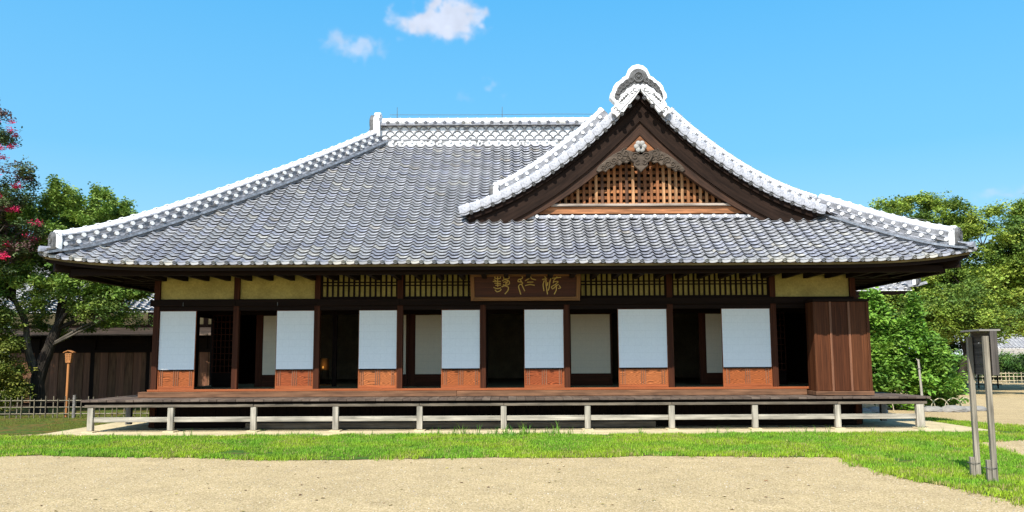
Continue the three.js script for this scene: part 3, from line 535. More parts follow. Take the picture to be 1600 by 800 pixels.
// crest on the peak of the gable
{
  const g = group('gable_crest', hall), z = 0.16, cx = GC - 0.035;
  const half = [[0.0, 8.02], [0.11, 7.99], [0.185, 7.92], [0.225, 7.83], [0.25, 7.76], [0.33, 7.72], [0.40, 7.645], [0.475, 7.60], [0.53, 7.52], [0.555, 7.43], [0.60, 7.36], [0.61, 7.28], [0.52, 7.18]];
  const out = [...half.map(p => [cx + p[0], p[1]]), ...[[cx, 7.5]], ...half.slice(1).reverse().map(p => [cx - p[0], p[1]])].reverse();
  const plate = extrude(out, 0.16, 0.03, 2); plate.translate(0, 0, z - 0.2); mesh('crest_plate', metreUV(plate), M.plaster, g);
  const inner = half.map(p => [p[0] * 0.87, 7.3 + (p[1] - 7.3) * 0.87]);
  const ip = [...inner.map(p => [cx + p[0], p[1]]), [cx, 7.45], ...inner.slice(1).reverse().map(p => [cx - p[0], p[1]])].reverse();
  const ig = extrude(ip, 0.04, 0.01, 1); ig.translate(0, 0, z - 0.02); mesh('crest_field', metreUV(ig), M.crestGrey, g);
  const ring = (x, y, r, t) => new THREE.TorusGeometry(r, t, 7, 22).translate(cx + x, y, z + 0.045);
  mesh('crest_disc', merge([ring(0, 7.73, 0.105, 0.026), ring(0, 7.73, 0.06, 0.016), new THREE.SphereGeometry(0.04, 12, 8).translate(cx, 7.73, z + 0.05)]), M.crestGrey, g);
  const sc = [];
  for (const sg of [-1, 1]) for (const [x, y, r] of [[0.17, 7.66, 0.05], [0.265, 7.60, 0.055], [0.35, 7.53, 0.055], [0.42, 7.46, 0.045], [0.46, 7.38, 0.04]]) { sc.push(ring(sg * x, y, r, 0.015), ring(sg * x, y, r * 0.45, 0.013)); }
  mesh('crest_scrolls', merge(sc), M.crestGrey, g);
  // white leaf-pierced plaques lying on the top of each verge
  for (const sg of [-1, 1]) {
    const P = [[0.0, 7.50], [0.05, 7.54], [0.10, 7.51], [0.14, 7.53], [0.20, 7.47], [0.29, 7.43], [0.34, 7.35], [0.43, 7.30], [0.47, 7.20], [0.55, 7.13], [0.57, 7.05], [0.645, 6.99], [0.64, 6.90], [0.57, 6.88], [0.53, 6.82], [0.45, 6.90], [0.42, 6.88], [0.30, 7.05], [0.16, 7.22], [0.04, 7.39]].map(p => [cx + 0.03 + p[0] * sg, p[1]]);
    const b = extrude(sg > 0 ? P.slice().reverse() : P, 0.06, 0.015, 2); b.translate(0, 0, z + 0.02); mesh('verge_plaque', metreUV(b), M.plaster, g);
    const leaf = []; for (let k = 0; k < 7; k++) { const a = -0.7 * sg, t = (k - 3) * 0.032, q = new THREE.SphereGeometry(0.036, 8, 6); q.scale(0.5, 1.35 - Math.abs(k - 3) * 0.18, 0.4); q.rotateZ((k % 2 ? 0.6 : -0.6)); q.translate(cx + 0.03 + sg * (0.37 + t * 0.75), 7.23 - t * 0.75, z + 0.095); leaf.push(q); }
    const rim = new THREE.TorusGeometry(0.115, 0.010, 5, 22); rim.scale(1.25, 0.8, 1); rim.rotateZ(-0.75 * sg); rim.translate(cx + 0.03 + sg * 0.37, 7.22, z + 0.09); leaf.push(rim); for (const [x, y, q] of [[0.12, 7.42, 0.04], [0.19, 7.36, 0.03], [0.56, 6.98, 0.035], [0.50, 6.93, 0.025]]) leaf.push(new THREE.TorusGeometry(q, 0.011, 5, 14, 4.4).rotateZ(x * 9).translate(cx + 0.03 + sg * x, y, z + 0.095)); leaf.push(new THREE.TubeGeometry(new THREE.CatmullRomCurve3([V(cx + 0.03 + sg * 0.03, 7.43, z + 0.095), V(cx + 0.03 + sg * 0.16, 7.27, z + 0.095), V(cx + 0.03 + sg * 0.32, 7.08, z + 0.095), V(cx + 0.03 + sg * 0.5, 6.89, z + 0.095)]), 12, 0.009, 4));
    mesh('plaque_leaf', merge(leaf), M.crestGrey, g);
  }
  // the ridge that runs back from the crest
  mesh('wing_ridge_courses', box(GC - 0.16, GC + 0.16, 7.35, 7.80, -8, -0.06), M.plaster, g);
  mesh('wing_ridge_cap', sweep(pathOf([V(GC, 7.8, -8), V(GC, 7.8, -0.06)]), capSection), M.ridgeTile, g);
}
mesh('conductor_wire', new THREE.TubeGeometry(new THREE.CatmullRomCurve3([V(3.45, 7.42, -0.52), V(4.3, 6.62, -0.52), V(5.3, 5.9, -0.52), V(6.5, 5.27, -0.5), V(7.6, 4.75, 0.2), V(8.6, 4.3, 1.2)]), 40, 0.007, 4), M.wire, hall);

// ------------------------------------------------------------------ eaves
{
  const n = 40, xs = Array.from({ length: n + 1 }, (_, i) => XL + 0.06 + (XR - XL - 0.12) * i / n);
  const edge = (z, y) => xs.map(x => ({ p: V(x, y + lift(x, XL, XR, 0), z), s: V(0, 0, 1), u: V(0, 1, 0) }));
  mesh('eave_board', sweep(edge(1.745, 3.352), rect(-0.03, 0.0, -0.018, 0.03)), M.eaveBoard, hall);
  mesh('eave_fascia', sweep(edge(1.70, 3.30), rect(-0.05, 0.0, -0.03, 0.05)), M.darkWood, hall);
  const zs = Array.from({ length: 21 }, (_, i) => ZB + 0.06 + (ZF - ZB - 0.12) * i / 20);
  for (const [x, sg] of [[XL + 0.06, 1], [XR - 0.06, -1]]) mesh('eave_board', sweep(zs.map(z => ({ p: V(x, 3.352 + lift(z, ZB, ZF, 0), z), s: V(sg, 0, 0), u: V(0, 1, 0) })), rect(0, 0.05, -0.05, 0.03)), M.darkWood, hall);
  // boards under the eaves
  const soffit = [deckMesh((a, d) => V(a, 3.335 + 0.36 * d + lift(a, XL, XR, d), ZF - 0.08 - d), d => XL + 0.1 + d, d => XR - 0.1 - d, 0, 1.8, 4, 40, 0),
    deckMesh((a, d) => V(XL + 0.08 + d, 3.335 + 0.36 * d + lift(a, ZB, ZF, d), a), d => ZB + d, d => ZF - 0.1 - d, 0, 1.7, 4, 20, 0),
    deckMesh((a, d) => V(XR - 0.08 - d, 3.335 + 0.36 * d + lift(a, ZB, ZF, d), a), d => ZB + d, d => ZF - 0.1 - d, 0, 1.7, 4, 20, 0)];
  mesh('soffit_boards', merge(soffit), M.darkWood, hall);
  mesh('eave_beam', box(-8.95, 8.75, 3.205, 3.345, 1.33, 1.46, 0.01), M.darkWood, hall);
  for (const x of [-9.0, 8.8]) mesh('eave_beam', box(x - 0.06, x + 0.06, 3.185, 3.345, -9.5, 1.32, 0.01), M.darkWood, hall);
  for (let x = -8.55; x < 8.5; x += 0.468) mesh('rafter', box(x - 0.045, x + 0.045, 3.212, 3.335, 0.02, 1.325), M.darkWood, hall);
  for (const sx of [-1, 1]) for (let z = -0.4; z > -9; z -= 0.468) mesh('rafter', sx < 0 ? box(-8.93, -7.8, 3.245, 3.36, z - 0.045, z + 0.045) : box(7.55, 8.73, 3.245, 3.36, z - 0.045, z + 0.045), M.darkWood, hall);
  mesh('corner_rafter', bar(V(-7.7, 3.30, -0.05), V(-9.22, 3.36, 1.60), 0.13, 0.17, 0.01), M.darkWood, hall);
  mesh('corner_rafter', bar(V(7.45, 3.30, -0.05), V(9.02, 3.36, 1.60), 0.13, 0.17, 0.01), M.darkWood, hall);
}

// ------------------------------------------------------------------ front of the hall
const COLX = [-7.756, -6.017, -4.251, -2.444, -0.636, 1.185, 3.437, 5.689, 7.44];
{
  COLX.forEach((x, i) => mesh('column', box(x - 0.062, x + 0.062, i === 0 || i === 8 ? 0.06 : 0.70, 3.42, -0.062, 0.062, 0.008), M.column, hall));
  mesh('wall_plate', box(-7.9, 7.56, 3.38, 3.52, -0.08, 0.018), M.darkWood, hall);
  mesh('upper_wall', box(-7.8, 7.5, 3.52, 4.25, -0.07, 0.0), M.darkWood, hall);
  for (let i = 0; i < 8; i++) {
    const x0 = COLX[i] + 0.063, x1 = COLX[i + 1] - 0.063;
    mesh('lintel', box(x0, x1, 2.565, 2.655, -0.055, 0.05), M.darkWood, hall);
    mesh('picture_rail', box(COLX[i] - (i ? -0.001 : 0.12), COLX[i + 1] - 0.001, 2.66, 2.80, 0.063, 0.115, 0.006), M.darkWood, hall);
    mesh('rail_backing', box(x0, x1, 2.657, 2.815, -0.05, 0.04), M.darkWood, hall);
    if (i < 2 || i === 7) mesh('plaster_panel', box(x0, x1, 2.817, 3.378, -0.045, -0.005), M.cream, hall);
    else {
      const t = group('transom_lattice', hall);
      mesh('paper_backing', box(x0, x1, 2.817, 3.378, -0.06, -0.04), M.cream, t);
      const w = x1 - x0, n = Math.round(w / 0.118), r = rng(40 + i);
      for (let k = 0; k <= n; k++) { const x = x0 + 0.02 + (w - 0.04) * k / n; mesh('slat', box(x - 0.02, x + 0.02, 2.86, 3.345, -0.025, 0.005), M.darkWood, t); }
      for (const y of [3.105, 3.175]) mesh('rail', box(x0, x1, y - 0.014, y + 0.014, -0.037, -0.027), M.darkWood, t);
      mesh('frame', merge([box(x0, x1, 2.817, 2.858, -0.038, 0.02), box(x0, x1, 3.347, 3.378, -0.038, 0.02)]), M.darkWood, t);
    }
  }
  // thresholds
  mesh('threshold', box(-7.86, 7.5, 0.822, 0.868, -0.10, 0.125, 0.008), M.redWood, hall);
  mesh('sill_beam', box(-8.02, -1.2, 0.70, 0.82, -0.02, 0.20, 0.008), M.sillWood, hall);
  mesh('sill_beam', box(-1.196, 6.3, 0.70, 0.818, -0.02, 0.205, 0.008), M.sillWood, hall);
  // sliding paper doors
  const doors = [[-7.69, -6.895], [-5.14, -4.316], [-3.345, -2.51], [-1.545, -0.70], [0.255, 1.12], [2.30, 3.37], [4.56, 5.622]];
  doors.forEach(([x0, x1], i) => {
    const d = group('paper_door', hall), z0 = -0.018, z1 = 0.018, y0 = 0.87, y1 = 2.562, st = 0.022, r = rng(60 + i);
    mesh('stile', box(x0, x0 + st, y0, y1, z0, z1), M.redWood, d); mesh('stile', box(x1 - st, x1, y0, y1, z0, z1), M.redWood, d);
    mesh('bottom_rail', box(x0 + st, x1 - st, y0, y0 + 0.065, z0, z1), M.redWood, d);
    mesh('middle_rail', box(x0 + st, x1 - st, 1.265, 1.292, z0, z1 + 0.004), M.darkWood, d);
    mesh('top_rail', box(x0 + st, x1 - st, 2.545, y1, z0, z1), M.redWood, d);
    mesh('lower_panel', box(x0 + st, x1 - st, y0 + 0.065, 1.265, -0.012, 0.002), M.panelWood[i % 3], d);
    const w = x1 - x0, m = (x0 + x1) / 2;
    for (const x of [x0 + w * 0.075, x0 + w * 0.125, m - 0.045, m, m + 0.045, x1 - w * 0.125, x1 - w * 0.075]) mesh('batten', box(x - 0.008, x + 0.008, y0 + 0.065, 1.265, 0.002, 0.016), M.batten, d);
    const pg = new THREE.PlaneGeometry(w - 0.02, 1.262); pg.translate(m, 1.922, 0.0205); { const p = pg.attributes.position, uv = pg.attributes.uv; for (let k = 0; k < 4; k++) uv.setXY(k, p.getX(k) + i * 0.37, p.getY(k) - 1.292); }
    mesh('paper_sheet', pg, M.paper, d);
    const bars = []; for (let k = 1; k < 4; k++) bars.push(box(x0 + w * k / 4 - 0.005, x0 + w * k / 4 + 0.005, 1.292, 2.545, -0.01, 0.012)); for (let k = 1; k < 8; k++) { const y = 1.292 + 1.253 * k / 8; bars.push(box(x0 + st, x1 - st, y - 0.005, y + 0.005, -0.01, 0.0115)); }
    mesh('lattice', merge(bars), M.redWood, d);
  });
  // small metal peg and iron ring on the picture rail
  for (const x of [-7.15, -5.1]) mesh('iron_peg', new THREE.CylinderGeometry(0.008, 0.008, 0.08, 8).translate(x, 2.70, 0.13), M.wire, hall);
}
// inside: passage, inner doors, dark rooms
{
  mesh('inner_floor', box(-7.69, 7.38, 0.74, 0.855, -9.6, -0.105), M.tatami, hall);
  mesh('inner_ceiling', box(-7.69, 7.38, 3.0, 3.05, -9.6, -0.075), M.darkWood, hall);
  mesh('rear_wall', box(-7.75, 7.44, 0.05, 3.9, -9.7, -9.6), M.innerWall, hall);
  mesh('side_wall', merge([box(-7.79, -7.70, 0.05, 3.9, -2.45, -0.07), box(-7.79, -7.70, 0.05, 3.9, -9.59, -3.5), box(-7.79, -7.70, 2.55, 3.9, -3.5, -2.45), box(-7.79, -7.70, 0.05, 0.85, -3.5, -2.45)]), M.darkWood, hall);
  mesh('side_wall', box(7.39, 7.49, 0.05, 3.9, -9.59, -0.07), M.darkWood, hall);
  for (const x of [-2.35, 3.3]) mesh('partition_wall', box(x - 0.04, x + 0.04, 0.86, 3.0, -9.59, -1.98), M.innerWall, hall);
  for (const x of COLX.slice(0, 8)) mesh('inner_column', box(x + 0.0 - 0.05, x + 0.05, 0.856, 2.999, -1.95, -1.85), M.darkWood, hall);
  mesh('inner_lintel', box(-7.69, 7.38, 2.56, 2.75, -1.84, -1.79), M.darkWood, hall);
  mesh('inner_upper_wall', box(-7.69, 7.38, 2.752, 2.995, -1.96, -1.86), M.innerWall, hall);
  for (const [x0, x1] of [[-5.97, -5.02], [-2.335, -1.42], [-2.62, -2.52], [1.375, 2.35], [4.60, 5.55]]) {
    const d = group('inner_paper_door', hall), w = x1 - x0;
    mesh('paper_sheet', (() => { const p = new THREE.PlaneGeometry(w - 0.04, 1.40); p.translate((x0 + x1) / 2, 1.84, -1.82); const q = p.attributes.position, uv = p.attributes.uv; for (let k = 0; k < 4; k++) uv.setXY(k, q.getX(k), q.getY(k)); return p; })(), M.agedPaper, d);
    mesh('frame', merge([box(x0 - 0.15, x0 + 0.02, 0.856, 2.559, -1.845, -1.815), box(x1 - 0.02, x1 + 0.02, 0.856, 2.559, -1.845, -1.815), box(x0 + 0.02, x1 - 0.02, 2.54, 2.559, -1.845, -1.815)]), M.column, d);
    mesh('lower_panel', box(x0 + 0.02, x1 - 0.02, 0.856, 1.14, -1.845, -1.822), M.column, d);
  }
  // lattice screens in the dark at both ends of the passage
  for (const [x0, x1, z] of [[-7.15, -6.55, -1.82], [-5.95, -5.75, -6], [6.1, 6.5, -1.82]]) {
    const d = group('lattice_screen', hall), n = Math.round((x1 - x0) / 0.1);
    const gs = []; for (let k = 0; k <= n; k++) { const x = x0 + (x1 - x0) * k / n; gs.push(box(x - 0.01, x + 0.01, 1.2, 2.55, z, z + 0.02)); } for (let k = 0; k <= 9; k++) gs.push(box(x0, x1, 1.2 + k * 0.15 - 0.01, 1.2 + k * 0.15 + 0.01, z - 0.021, z - 0.001));
    mesh('lattice', merge(gs), M.column, d); mesh('lower_panel', box(x0, x1, 0.856, 1.19, z - 0.03, z), M.darkWood, d);
  }
}
// shutter box
{
  const g = group('shutter_box', hall), x0 = 6.36, x1 = 7.52, z1 = 0.62;
  const cuts = [x0 + 0.05, 6.71, 7.10, x1 - 0.05];
  for (let k = 0; k < 3; k++) mesh('board', box(cuts[k] + 0.003, cuts[k + 1] - 0.003, 0.80, 2.66, z1 - 0.03, z1 - 0.004 * (k % 2)), M.boxWood[k], g);
  for (let k = 0; k < 3; k++) mesh('board', box(x0, x0 + 0.03, 0.80, 2.66, 0.135 + k * 0.15, 0.28 + k * 0.15), M.boxWood[(k + 1) % 3], g);
  mesh('board', box(x1 - 0.03, x1, 0.80, 2.66, 0.07, 0.575), M.boxWood[1], g);
  for (const x of [x0 + 0.02, x1 - 0.02]) mesh('corner_post', box(x - 0.03, x + 0.03, 0.79, 2.66, z1 - 0.04, z1 + 0.02, 0.005), M.boxWood[2], g);
  for (const x of [6.71, 7.10]) mesh('batten', box(x - 0.022, x + 0.022, 0.79, 2.66, z1 + 0.001, z1 + 0.026, 0.004), M.batten, g);
  mesh('base_rail', box(x0 - 0.03, x1 + 0.03, 0.706, 0.79, 0.13, z1 + 0.045, 0.008), M.sillWood, g);
  mesh('top_board', box(x0 - 0.02, x1 + 0.02, 2.665, 2.72, 0.125, z1 + 0.04, 0.006), M.darkWood, g);
}
// veranda
{
  const g = group('veranda', hall), r = rng(31), xa = -8.78, xb = 8.50, zf = 1.12;
  for (let x = xa, k = 0; x < xb - 0.05; k++) { const w = 0.165 + r() * 0.04, e = Math.min(x + w, xb), j = r() * 0.014; mesh('plank', box(x + 0.003, e - 0.003, 0.652 + j * 0.2, 0.694 + j * 0.3, x < -7.9 ? -8.5 : -0.03, zf + j * 1.4 - 0.01, 0.004), M.deck[Math.floor(r() * 4)], g); x += w; }
  const segs = [-8.72, -5.28, -1.9, -0.18, 3.24, 6.62, 8.44];
  for (let k = 0; k < 6; k++) { const dz = (r() - 0.5) * 0.012; mesh('edge_beam', box(segs[k] + 0.004, segs[k + 1] - 0.004, 0.545, 0.598, 0.96, 1.075 + dz, 0.006), M.edgeWood, g); }
  mesh('under_beam', box(xa + 0.06, xb - 0.06, 0.600, 0.65, 0.93, 1.03), M.darkWood, g);
  mesh('side_beam', box(-8.70, -8.60, 0.545, 0.645, -8.4, 0.92), M.edgeWood, g);
  mesh('side_beam', box(8.30, 8.40, 0.545, 0.645, -3, 0.92), M.edgeWood, g);
  const PX = [-8.601, -6.968, -5.282, -3.609, -1.897, -0.185, 1.526, 3.238, 4.936, 6.62, 8.292];
  PX.forEach((x, i) => { const w = i === 10 ? 0.075 : 0.058; mesh('post', box(x - w, x + w, 0.075, 0.543, 0.965, 1.065, 0.008), M.greyWood, g); mesh('footing_stone', box(x - 0.12, x + 0.12, 0.02, 0.073, 0.88, 1.17, 0.02), M.apron, g); });
  for (let i = 0; i < 10; i++) mesh('rail', box(PX[i] + 0.06, PX[i + 1] - (i === 9 ? 0.077 : 0.06), 0.245, 0.345, 0.985, 1.03, 0.005), M.greyWood, g);
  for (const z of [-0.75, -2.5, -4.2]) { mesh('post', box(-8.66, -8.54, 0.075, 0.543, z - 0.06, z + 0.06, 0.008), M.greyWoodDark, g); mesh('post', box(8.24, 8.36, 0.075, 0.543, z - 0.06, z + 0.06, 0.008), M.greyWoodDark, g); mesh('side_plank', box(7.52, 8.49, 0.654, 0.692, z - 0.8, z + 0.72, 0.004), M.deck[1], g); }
  // dark boarding of the underfloor
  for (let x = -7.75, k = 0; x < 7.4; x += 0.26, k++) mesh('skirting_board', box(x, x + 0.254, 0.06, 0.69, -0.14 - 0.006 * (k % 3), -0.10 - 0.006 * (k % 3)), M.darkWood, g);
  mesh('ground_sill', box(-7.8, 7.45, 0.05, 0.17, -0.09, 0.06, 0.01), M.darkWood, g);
  mesh('stepping_log', box(-5.6, 3.0, 0.05, 0.19, 0.25, 0.55, 0.03), M.edgeWood, g);
}
// plaque over the entrance
{
  const g = thing('name_plaque', 'brown wooden plaque with three gold seal script characters hung over the middle doors', 'plaque', [0.285, 2.745, 0.24]);
  g.rotation.x = 0.14;
  const w = 1.19, h = 0.585;
  mesh('board', box(-w + 0.06, w - 0.06, 0.05, h - 0.05, -0.03, 0.0), M.plaque, g);
  const bev = (pts) => { const q = extrude(pts, 0.05, 0.012, 2); q.translate(0, 0, -0.03); return metreUV(q); };
  mesh('frame_rail', bev([[-w + 0.02, 0], [w - 0.02, 0], [w - 0.09, 0.065], [-w + 0.09, 0.065]]), M.plaqueRim, g);
  mesh('frame_rail', bev([[-w, h], [-w + 0.075, h - 0.055], [w - 0.075, h - 0.055], [w, h]]), M.plaqueRim, g);
  mesh('frame_stile', bev([[-w + 0.02, 0.002], [-w + 0.088, 0.067], [-w + 0.073, h - 0.057], [-w, h - 0.002]]), M.plaqueRim, g);
  mesh('frame_stile', bev([[w - 0.02, 0.002], [w, h - 0.002], [w - 0.073, h - 0.057], [w - 0.088, 0.067]]), M.plaqueRim, g);
  const C = [
    [[[425, 175], [430, 200], [490, 200], [494, 172]], [[460, 158], [460, 205]], [[400, 237], [500, 237]], [[412, 214], [440, 229]], [[420, 258], [500, 262]], [[460, 205], [460, 305]], [[430, 285], [500, 281]], [[408, 308], [450, 325], [500, 316]], [[425, 338], [450, 362], [488, 352], [505, 330]], [[535, 180], [540, 205], [598, 202], [602, 170]], [[560, 152], [562, 212]], [[515, 232], [545, 215], [598, 232], [605, 265], [572, 285]], [[530, 250], [560, 240], [560, 285], [525, 275]], [[508, 302], [550, 290], [592, 310], [585, 350], [548, 392]], [[580, 222], [575, 262]]],
    [[[745, 163], [770, 185], [760, 205], [720, 215], [715, 240], [760, 246], [770, 266], [735, 277], [720, 302], [735, 360], [747, 398]], [[755, 268], [775, 310], [797, 357]], [[740, 215], [760, 245]], [[800, 232], [850, 202], [865, 170], [882, 205], [937, 220]], [[860, 160], [860, 200]], [[825, 249], [905, 245]], [[800, 290], [860, 276], [922, 286]]],
    [[[1043, 180], [1062, 195]], [[1012, 217], [1072, 205]], [[1040, 227], [1025, 280], [1036, 357]], [[1060, 215], [1065, 300], [1080, 397]], [[1088, 192], [1110, 170]], [[1132, 178], [1110, 240], [1100, 320], [1085, 352]], [[1085, 250], [1075, 292]], [[1140, 202], [1248, 190]], [[1200, 152], [1195, 190], [1160, 225], [1150, 262]], [[1160, 245], [1215, 240], [1180, 275], [1130, 305], [1145, 332], [1178, 302], [1218, 275]], [[1225, 290], [1242, 318], [1212, 327]], [[1185, 280], [1190, 340], [1163, 398]]],
  ];
  const sx = 2 * w / (1490 - 118), toX = x => (x - 804) * sx, toY = y => h - (y - 140) / (470 - 140) * h;
  for (const ch of C) { const gs = ch.map(st => { const p = st.map(q => V(toX(q[0]), toY(q[1]), 0)); const c = p.length > 2 ? new THREE.CatmullRomCurve3(p, false, 'catmullrom', 0.4) : new THREE.LineCurve3(...p); const t = new THREE.TubeGeometry(c, p.length > 2 ? 4 * p.length : 2, 0.0125, 6); t.scale(1, 1, 0.5); t.translate(0, 0, 0.004); return t; }); mesh('gold_character', merge(gs), M.gold, g); }
}
// lit floor lantern in the dark room
{
  const g = thing('floor_lantern', 'small lit paper floor lantern glowing in a dark room behind the doors', 'lantern', [-4.85, 0.856, -3.6]);
  const gl = new THREE.MeshStandardMaterial({ color: 0x3a2a14, emissive: new THREE.Color().setRGB(1, 0.45, 0.1), emissiveIntensity: 0.012, roughness: 1, side: THREE.DoubleSide });
  mesh('lamp_shade', new THREE.CylinderGeometry(0.10, 0.12, 0.30, 4, 1, true).rotateY(Math.PI / 4).translate(0, 0.52, 0), gl, g);
  mesh('lamp_flame', new THREE.SphereGeometry(0.022, 10, 8).scale(1, 1.5, 1).translate(-0.02, 0.44, 0.105), new THREE.MeshStandardMaterial({ color: 0x000000, emissive: new THREE.Color().setRGB(1, 0.42, 0.07), emissiveIntensity: 0.45 }), g);
  const legs = []; for (const [x, z] of [[-1, -1], [1, -1], [1, 1], [-1, 1]]) legs.push(box(x * 0.085 - 0.008, x * 0.085 + 0.008, 0.02, 0.68, z * 0.085 - 0.008, z * 0.085 + 0.008)); legs.forEach(l => mesh('leg', l, M.darkWood, g));
  mesh('base', box(-0.13, 0.13, 0, 0.025, -0.13, 0.13), M.darkWood, g);
  const l = new THREE.PointLight(new THREE.Color().setRGB(1, 0.5, 0.15), 0.05, 6); l.position.set(0, 0.5, 0.18); l.castShadow = true; g.add(l);
}
// ------------------------------------------------------------------ other buildings
function slopeRoof(parent, x0, x1, zE, yE, zR, yR, seed, turn) {   // one tiled slope that falls towards +z, with its deck
  const run = zE - zR, f = (a, d) => V(a, yE + (yR - yE) * d / run, zE - d), r = rng(seed), list = [], ev = [];
  tileRows(f, run).forEach((d, k) => { if (d > run - 0.1) return; for (let a = x0 + TW / 2; a < x1; a += TW) (k ? list : ev).push(tileMatrix(f, a, d, false, r)); });
  tileField('roof_tiling', list, tileGeos[0], parent, seed); tileField('eave_tiling', ev, eaveGeo, parent, seed + 1);
  mesh('roof_deck', merge([deckMesh(f, () => x0, () => x1, 0, run, 2, 2), deckMesh((a, d) => V(a, yR - (yR - yE) * d / run, zR - d), () => x0, () => x1, 0, run, 2, 2)]), M.deckUnder, parent);
}
M.shadedCream = std([0.27, 0.225, 0.125], { map: mottleT, bumpMap: mottleB, bumpScale: 0.002, roughness: 0.95 });  // darker copy of the cream plaster, with the tree shade put into its colour
{
  const g = thing('storehouse', 'dark boarded storehouse with blue grey tiled roof and cream strip behind the garden trees', 'building');
  const x0 = -16.4, x1 = -8.4, z = -9.5;
  slopeRoof(g, x0 - 0.5, x1 + 0.6, -8.4, 3.06, -11.6, 4.75, 301);
  mesh('ridge', sweep(pathOf([V(x0 - 0.5, 4.75, -11.6), V(x1 + 0.6, 4.75, -11.6)]), rect(-0.15, 0.15, -0.1, 0.3)), M.courseTile, g);
  mesh('eave_board', box(x0 - 0.5, x1 + 0.6, 2.97, 3.03, -8.5, -8.42), M.darkWood, g);
  mesh('plaster_strip', box(x0, x1, 2.66, 3.3, z - 0.1, z), M.shadedCream, g);
  mesh('wall', box(x0 - 0.02, x1, 0, 2.659, z - 0.1, z), M.darkWood, g);
  mesh('wall_return', box(x0 - 0.02, x0 + 0.08, 0, 3.3, -13.5, z - 0.101), M.darkWood, g);
  for (let x = x0 + 0.9; x < x1; x += 1.82) mesh('post', box(x - 0.07, x + 0.07, 0, 3.29, z + 0.001, z + 0.06), M.darkWood, g);
  for (let x = x0, k = 0; x < x1 - 0.1; x += 0.27, k++) mesh('board', box(x + 0.004, x + 0.266, 0.15, 1.75, z + 0.012 + 0.006 * (k % 3), z + 0.05 + 0.006 * (k % 3)), k % 2 ? M.batten : M.sillWood, g);
  mesh('rail', box(x0, x1, 1.76, 1.84, z + 0.061, z + 0.10), M.darkWood, g);
  const pr = sweep(pathOf([V(x0 - 0.2, 0, 0), V(x1 + 0.2, 0, 0)], V(0, 0, 1)), [[z + 0.06, 2.56], [z + 0.75, 2.32], [z + 0.75, 2.28], [z + 0.06, 2.52]]);
  mesh('pent_roof', pr, M.deck[0], g);
  for (let x = x0 + 0.3; x < x1; x += 0.6) mesh('pent_bracket', box(x - 0.03, x + 0.03, 2.20, 2.255, z + 0.062, z + 0.7), M.darkWood, g);
}
{
  const g = thing('annex', 'low annex with grey tiled eave and turned up corner behind the leafy shrub', 'building');
  slopeRoof(g, 7.7, 12.9, -8.9, 3.66, -11.2, 4.78, 311);
  mesh('wall', box(7.7, 11.9, 0, 3.75, -12.5, -10.2), M.darkWood, g);
  mesh('eave_beam', box(7.7, 12.8, 3.50, 3.60, -9.2, -9.05), M.darkWood, g);
  const p = []; for (let k = 0; k <= 8; k++) p.push(V(13.05 - k * 0.28, 3.78 + k * 0.145, -8.85 - k * 0.28));
  mesh('hip_ridge', sweep(pathOf(p), rect(-0.11, 0.11, -0.06, 0.2)), M.ridgeTile, g);
  mesh('corner_tile', sweep(pathOf([V(12.7, 3.72, -8.8), V(13.0, 3.74, -8.78), V(13.3, 3.82, -8.76)]), arcSection(0.09, 7)), tileMats[1], g);
  endOrnament(g, V(12.98, 3.80, -8.8), Math.PI / 4, 0.8);
}
{
  const g = thing('roofed_wall', 'white garden wall with pale tiled coping beyond the hedge', 'wall');
  slopeRoof(g, 33, 52, -40, 2.05, -42.2, 3.35, 321);
  mesh('ridge', sweep(pathOf([V(33, 3.35, -42.2), V(52, 3.35, -42.2)]), rect(-0.2, 0.2, -0.1, 0.35)), M.plaster, g);
  mesh('wall', box(33.3, 52, 0, 2.6, -42.6, -41.4), M.plaster, g);
}

// ------------------------------------------------------------------ plants
const leafMat = (o = {}) => new THREE.MeshPhysicalMaterial({ color: 0xffffff, roughness: 0.55, transmission: 0.32, thickness: 0, specularIntensity: 0.35, side: THREE.DoubleSide, ...o });
M.leaf = leafMat(); M.blade = leafMat({ transmission: 0.3, roughness: 0.7 });
function sprigGeo(n, spread, long, seed) {
  const r = rng(seed), pos = [], idx = [];
  for (let i = 0; i < n; i++) {
    const m = new THREE.Matrix4().makeRotationFromEuler(new THREE.Euler((r() - 0.5) * 1.5, r() * 6.28, (r() - 0.5) * 1.5)); m.setPosition((r() - 0.5) * spread, (r() - 0.5) * spread * 0.7, (r() - 0.5) * spread);
    const b = pos.length / 3; for (const q of [[0, 0, 0], [0.3, 0.10, long * 0.45], [0, 0, long], [-0.3, 0.10, long * 0.45]]) { const v = V(...q).applyMatrix4(m); pos.push(v.x, v.y, v.z); }
    idx.push(b, b + 1, b + 2, b, b + 2, b + 3);
  }
  const g = new THREE.BufferGeometry(); g.setAttribute('position', new THREE.Float32BufferAttribute(pos, 3)); g.setIndex(idx); const h = g.toNonIndexed(); h.computeVertexNormals(); h.setAttribute('uv', new THREE.Float32BufferAttribute(new Float32Array(h.attributes.position.count * 2), 2)); return h;
}
const sprigs = [sprigGeo(6, 2.2, 1.1, 3), sprigGeo(7, 2.8, 1.2, 4)];
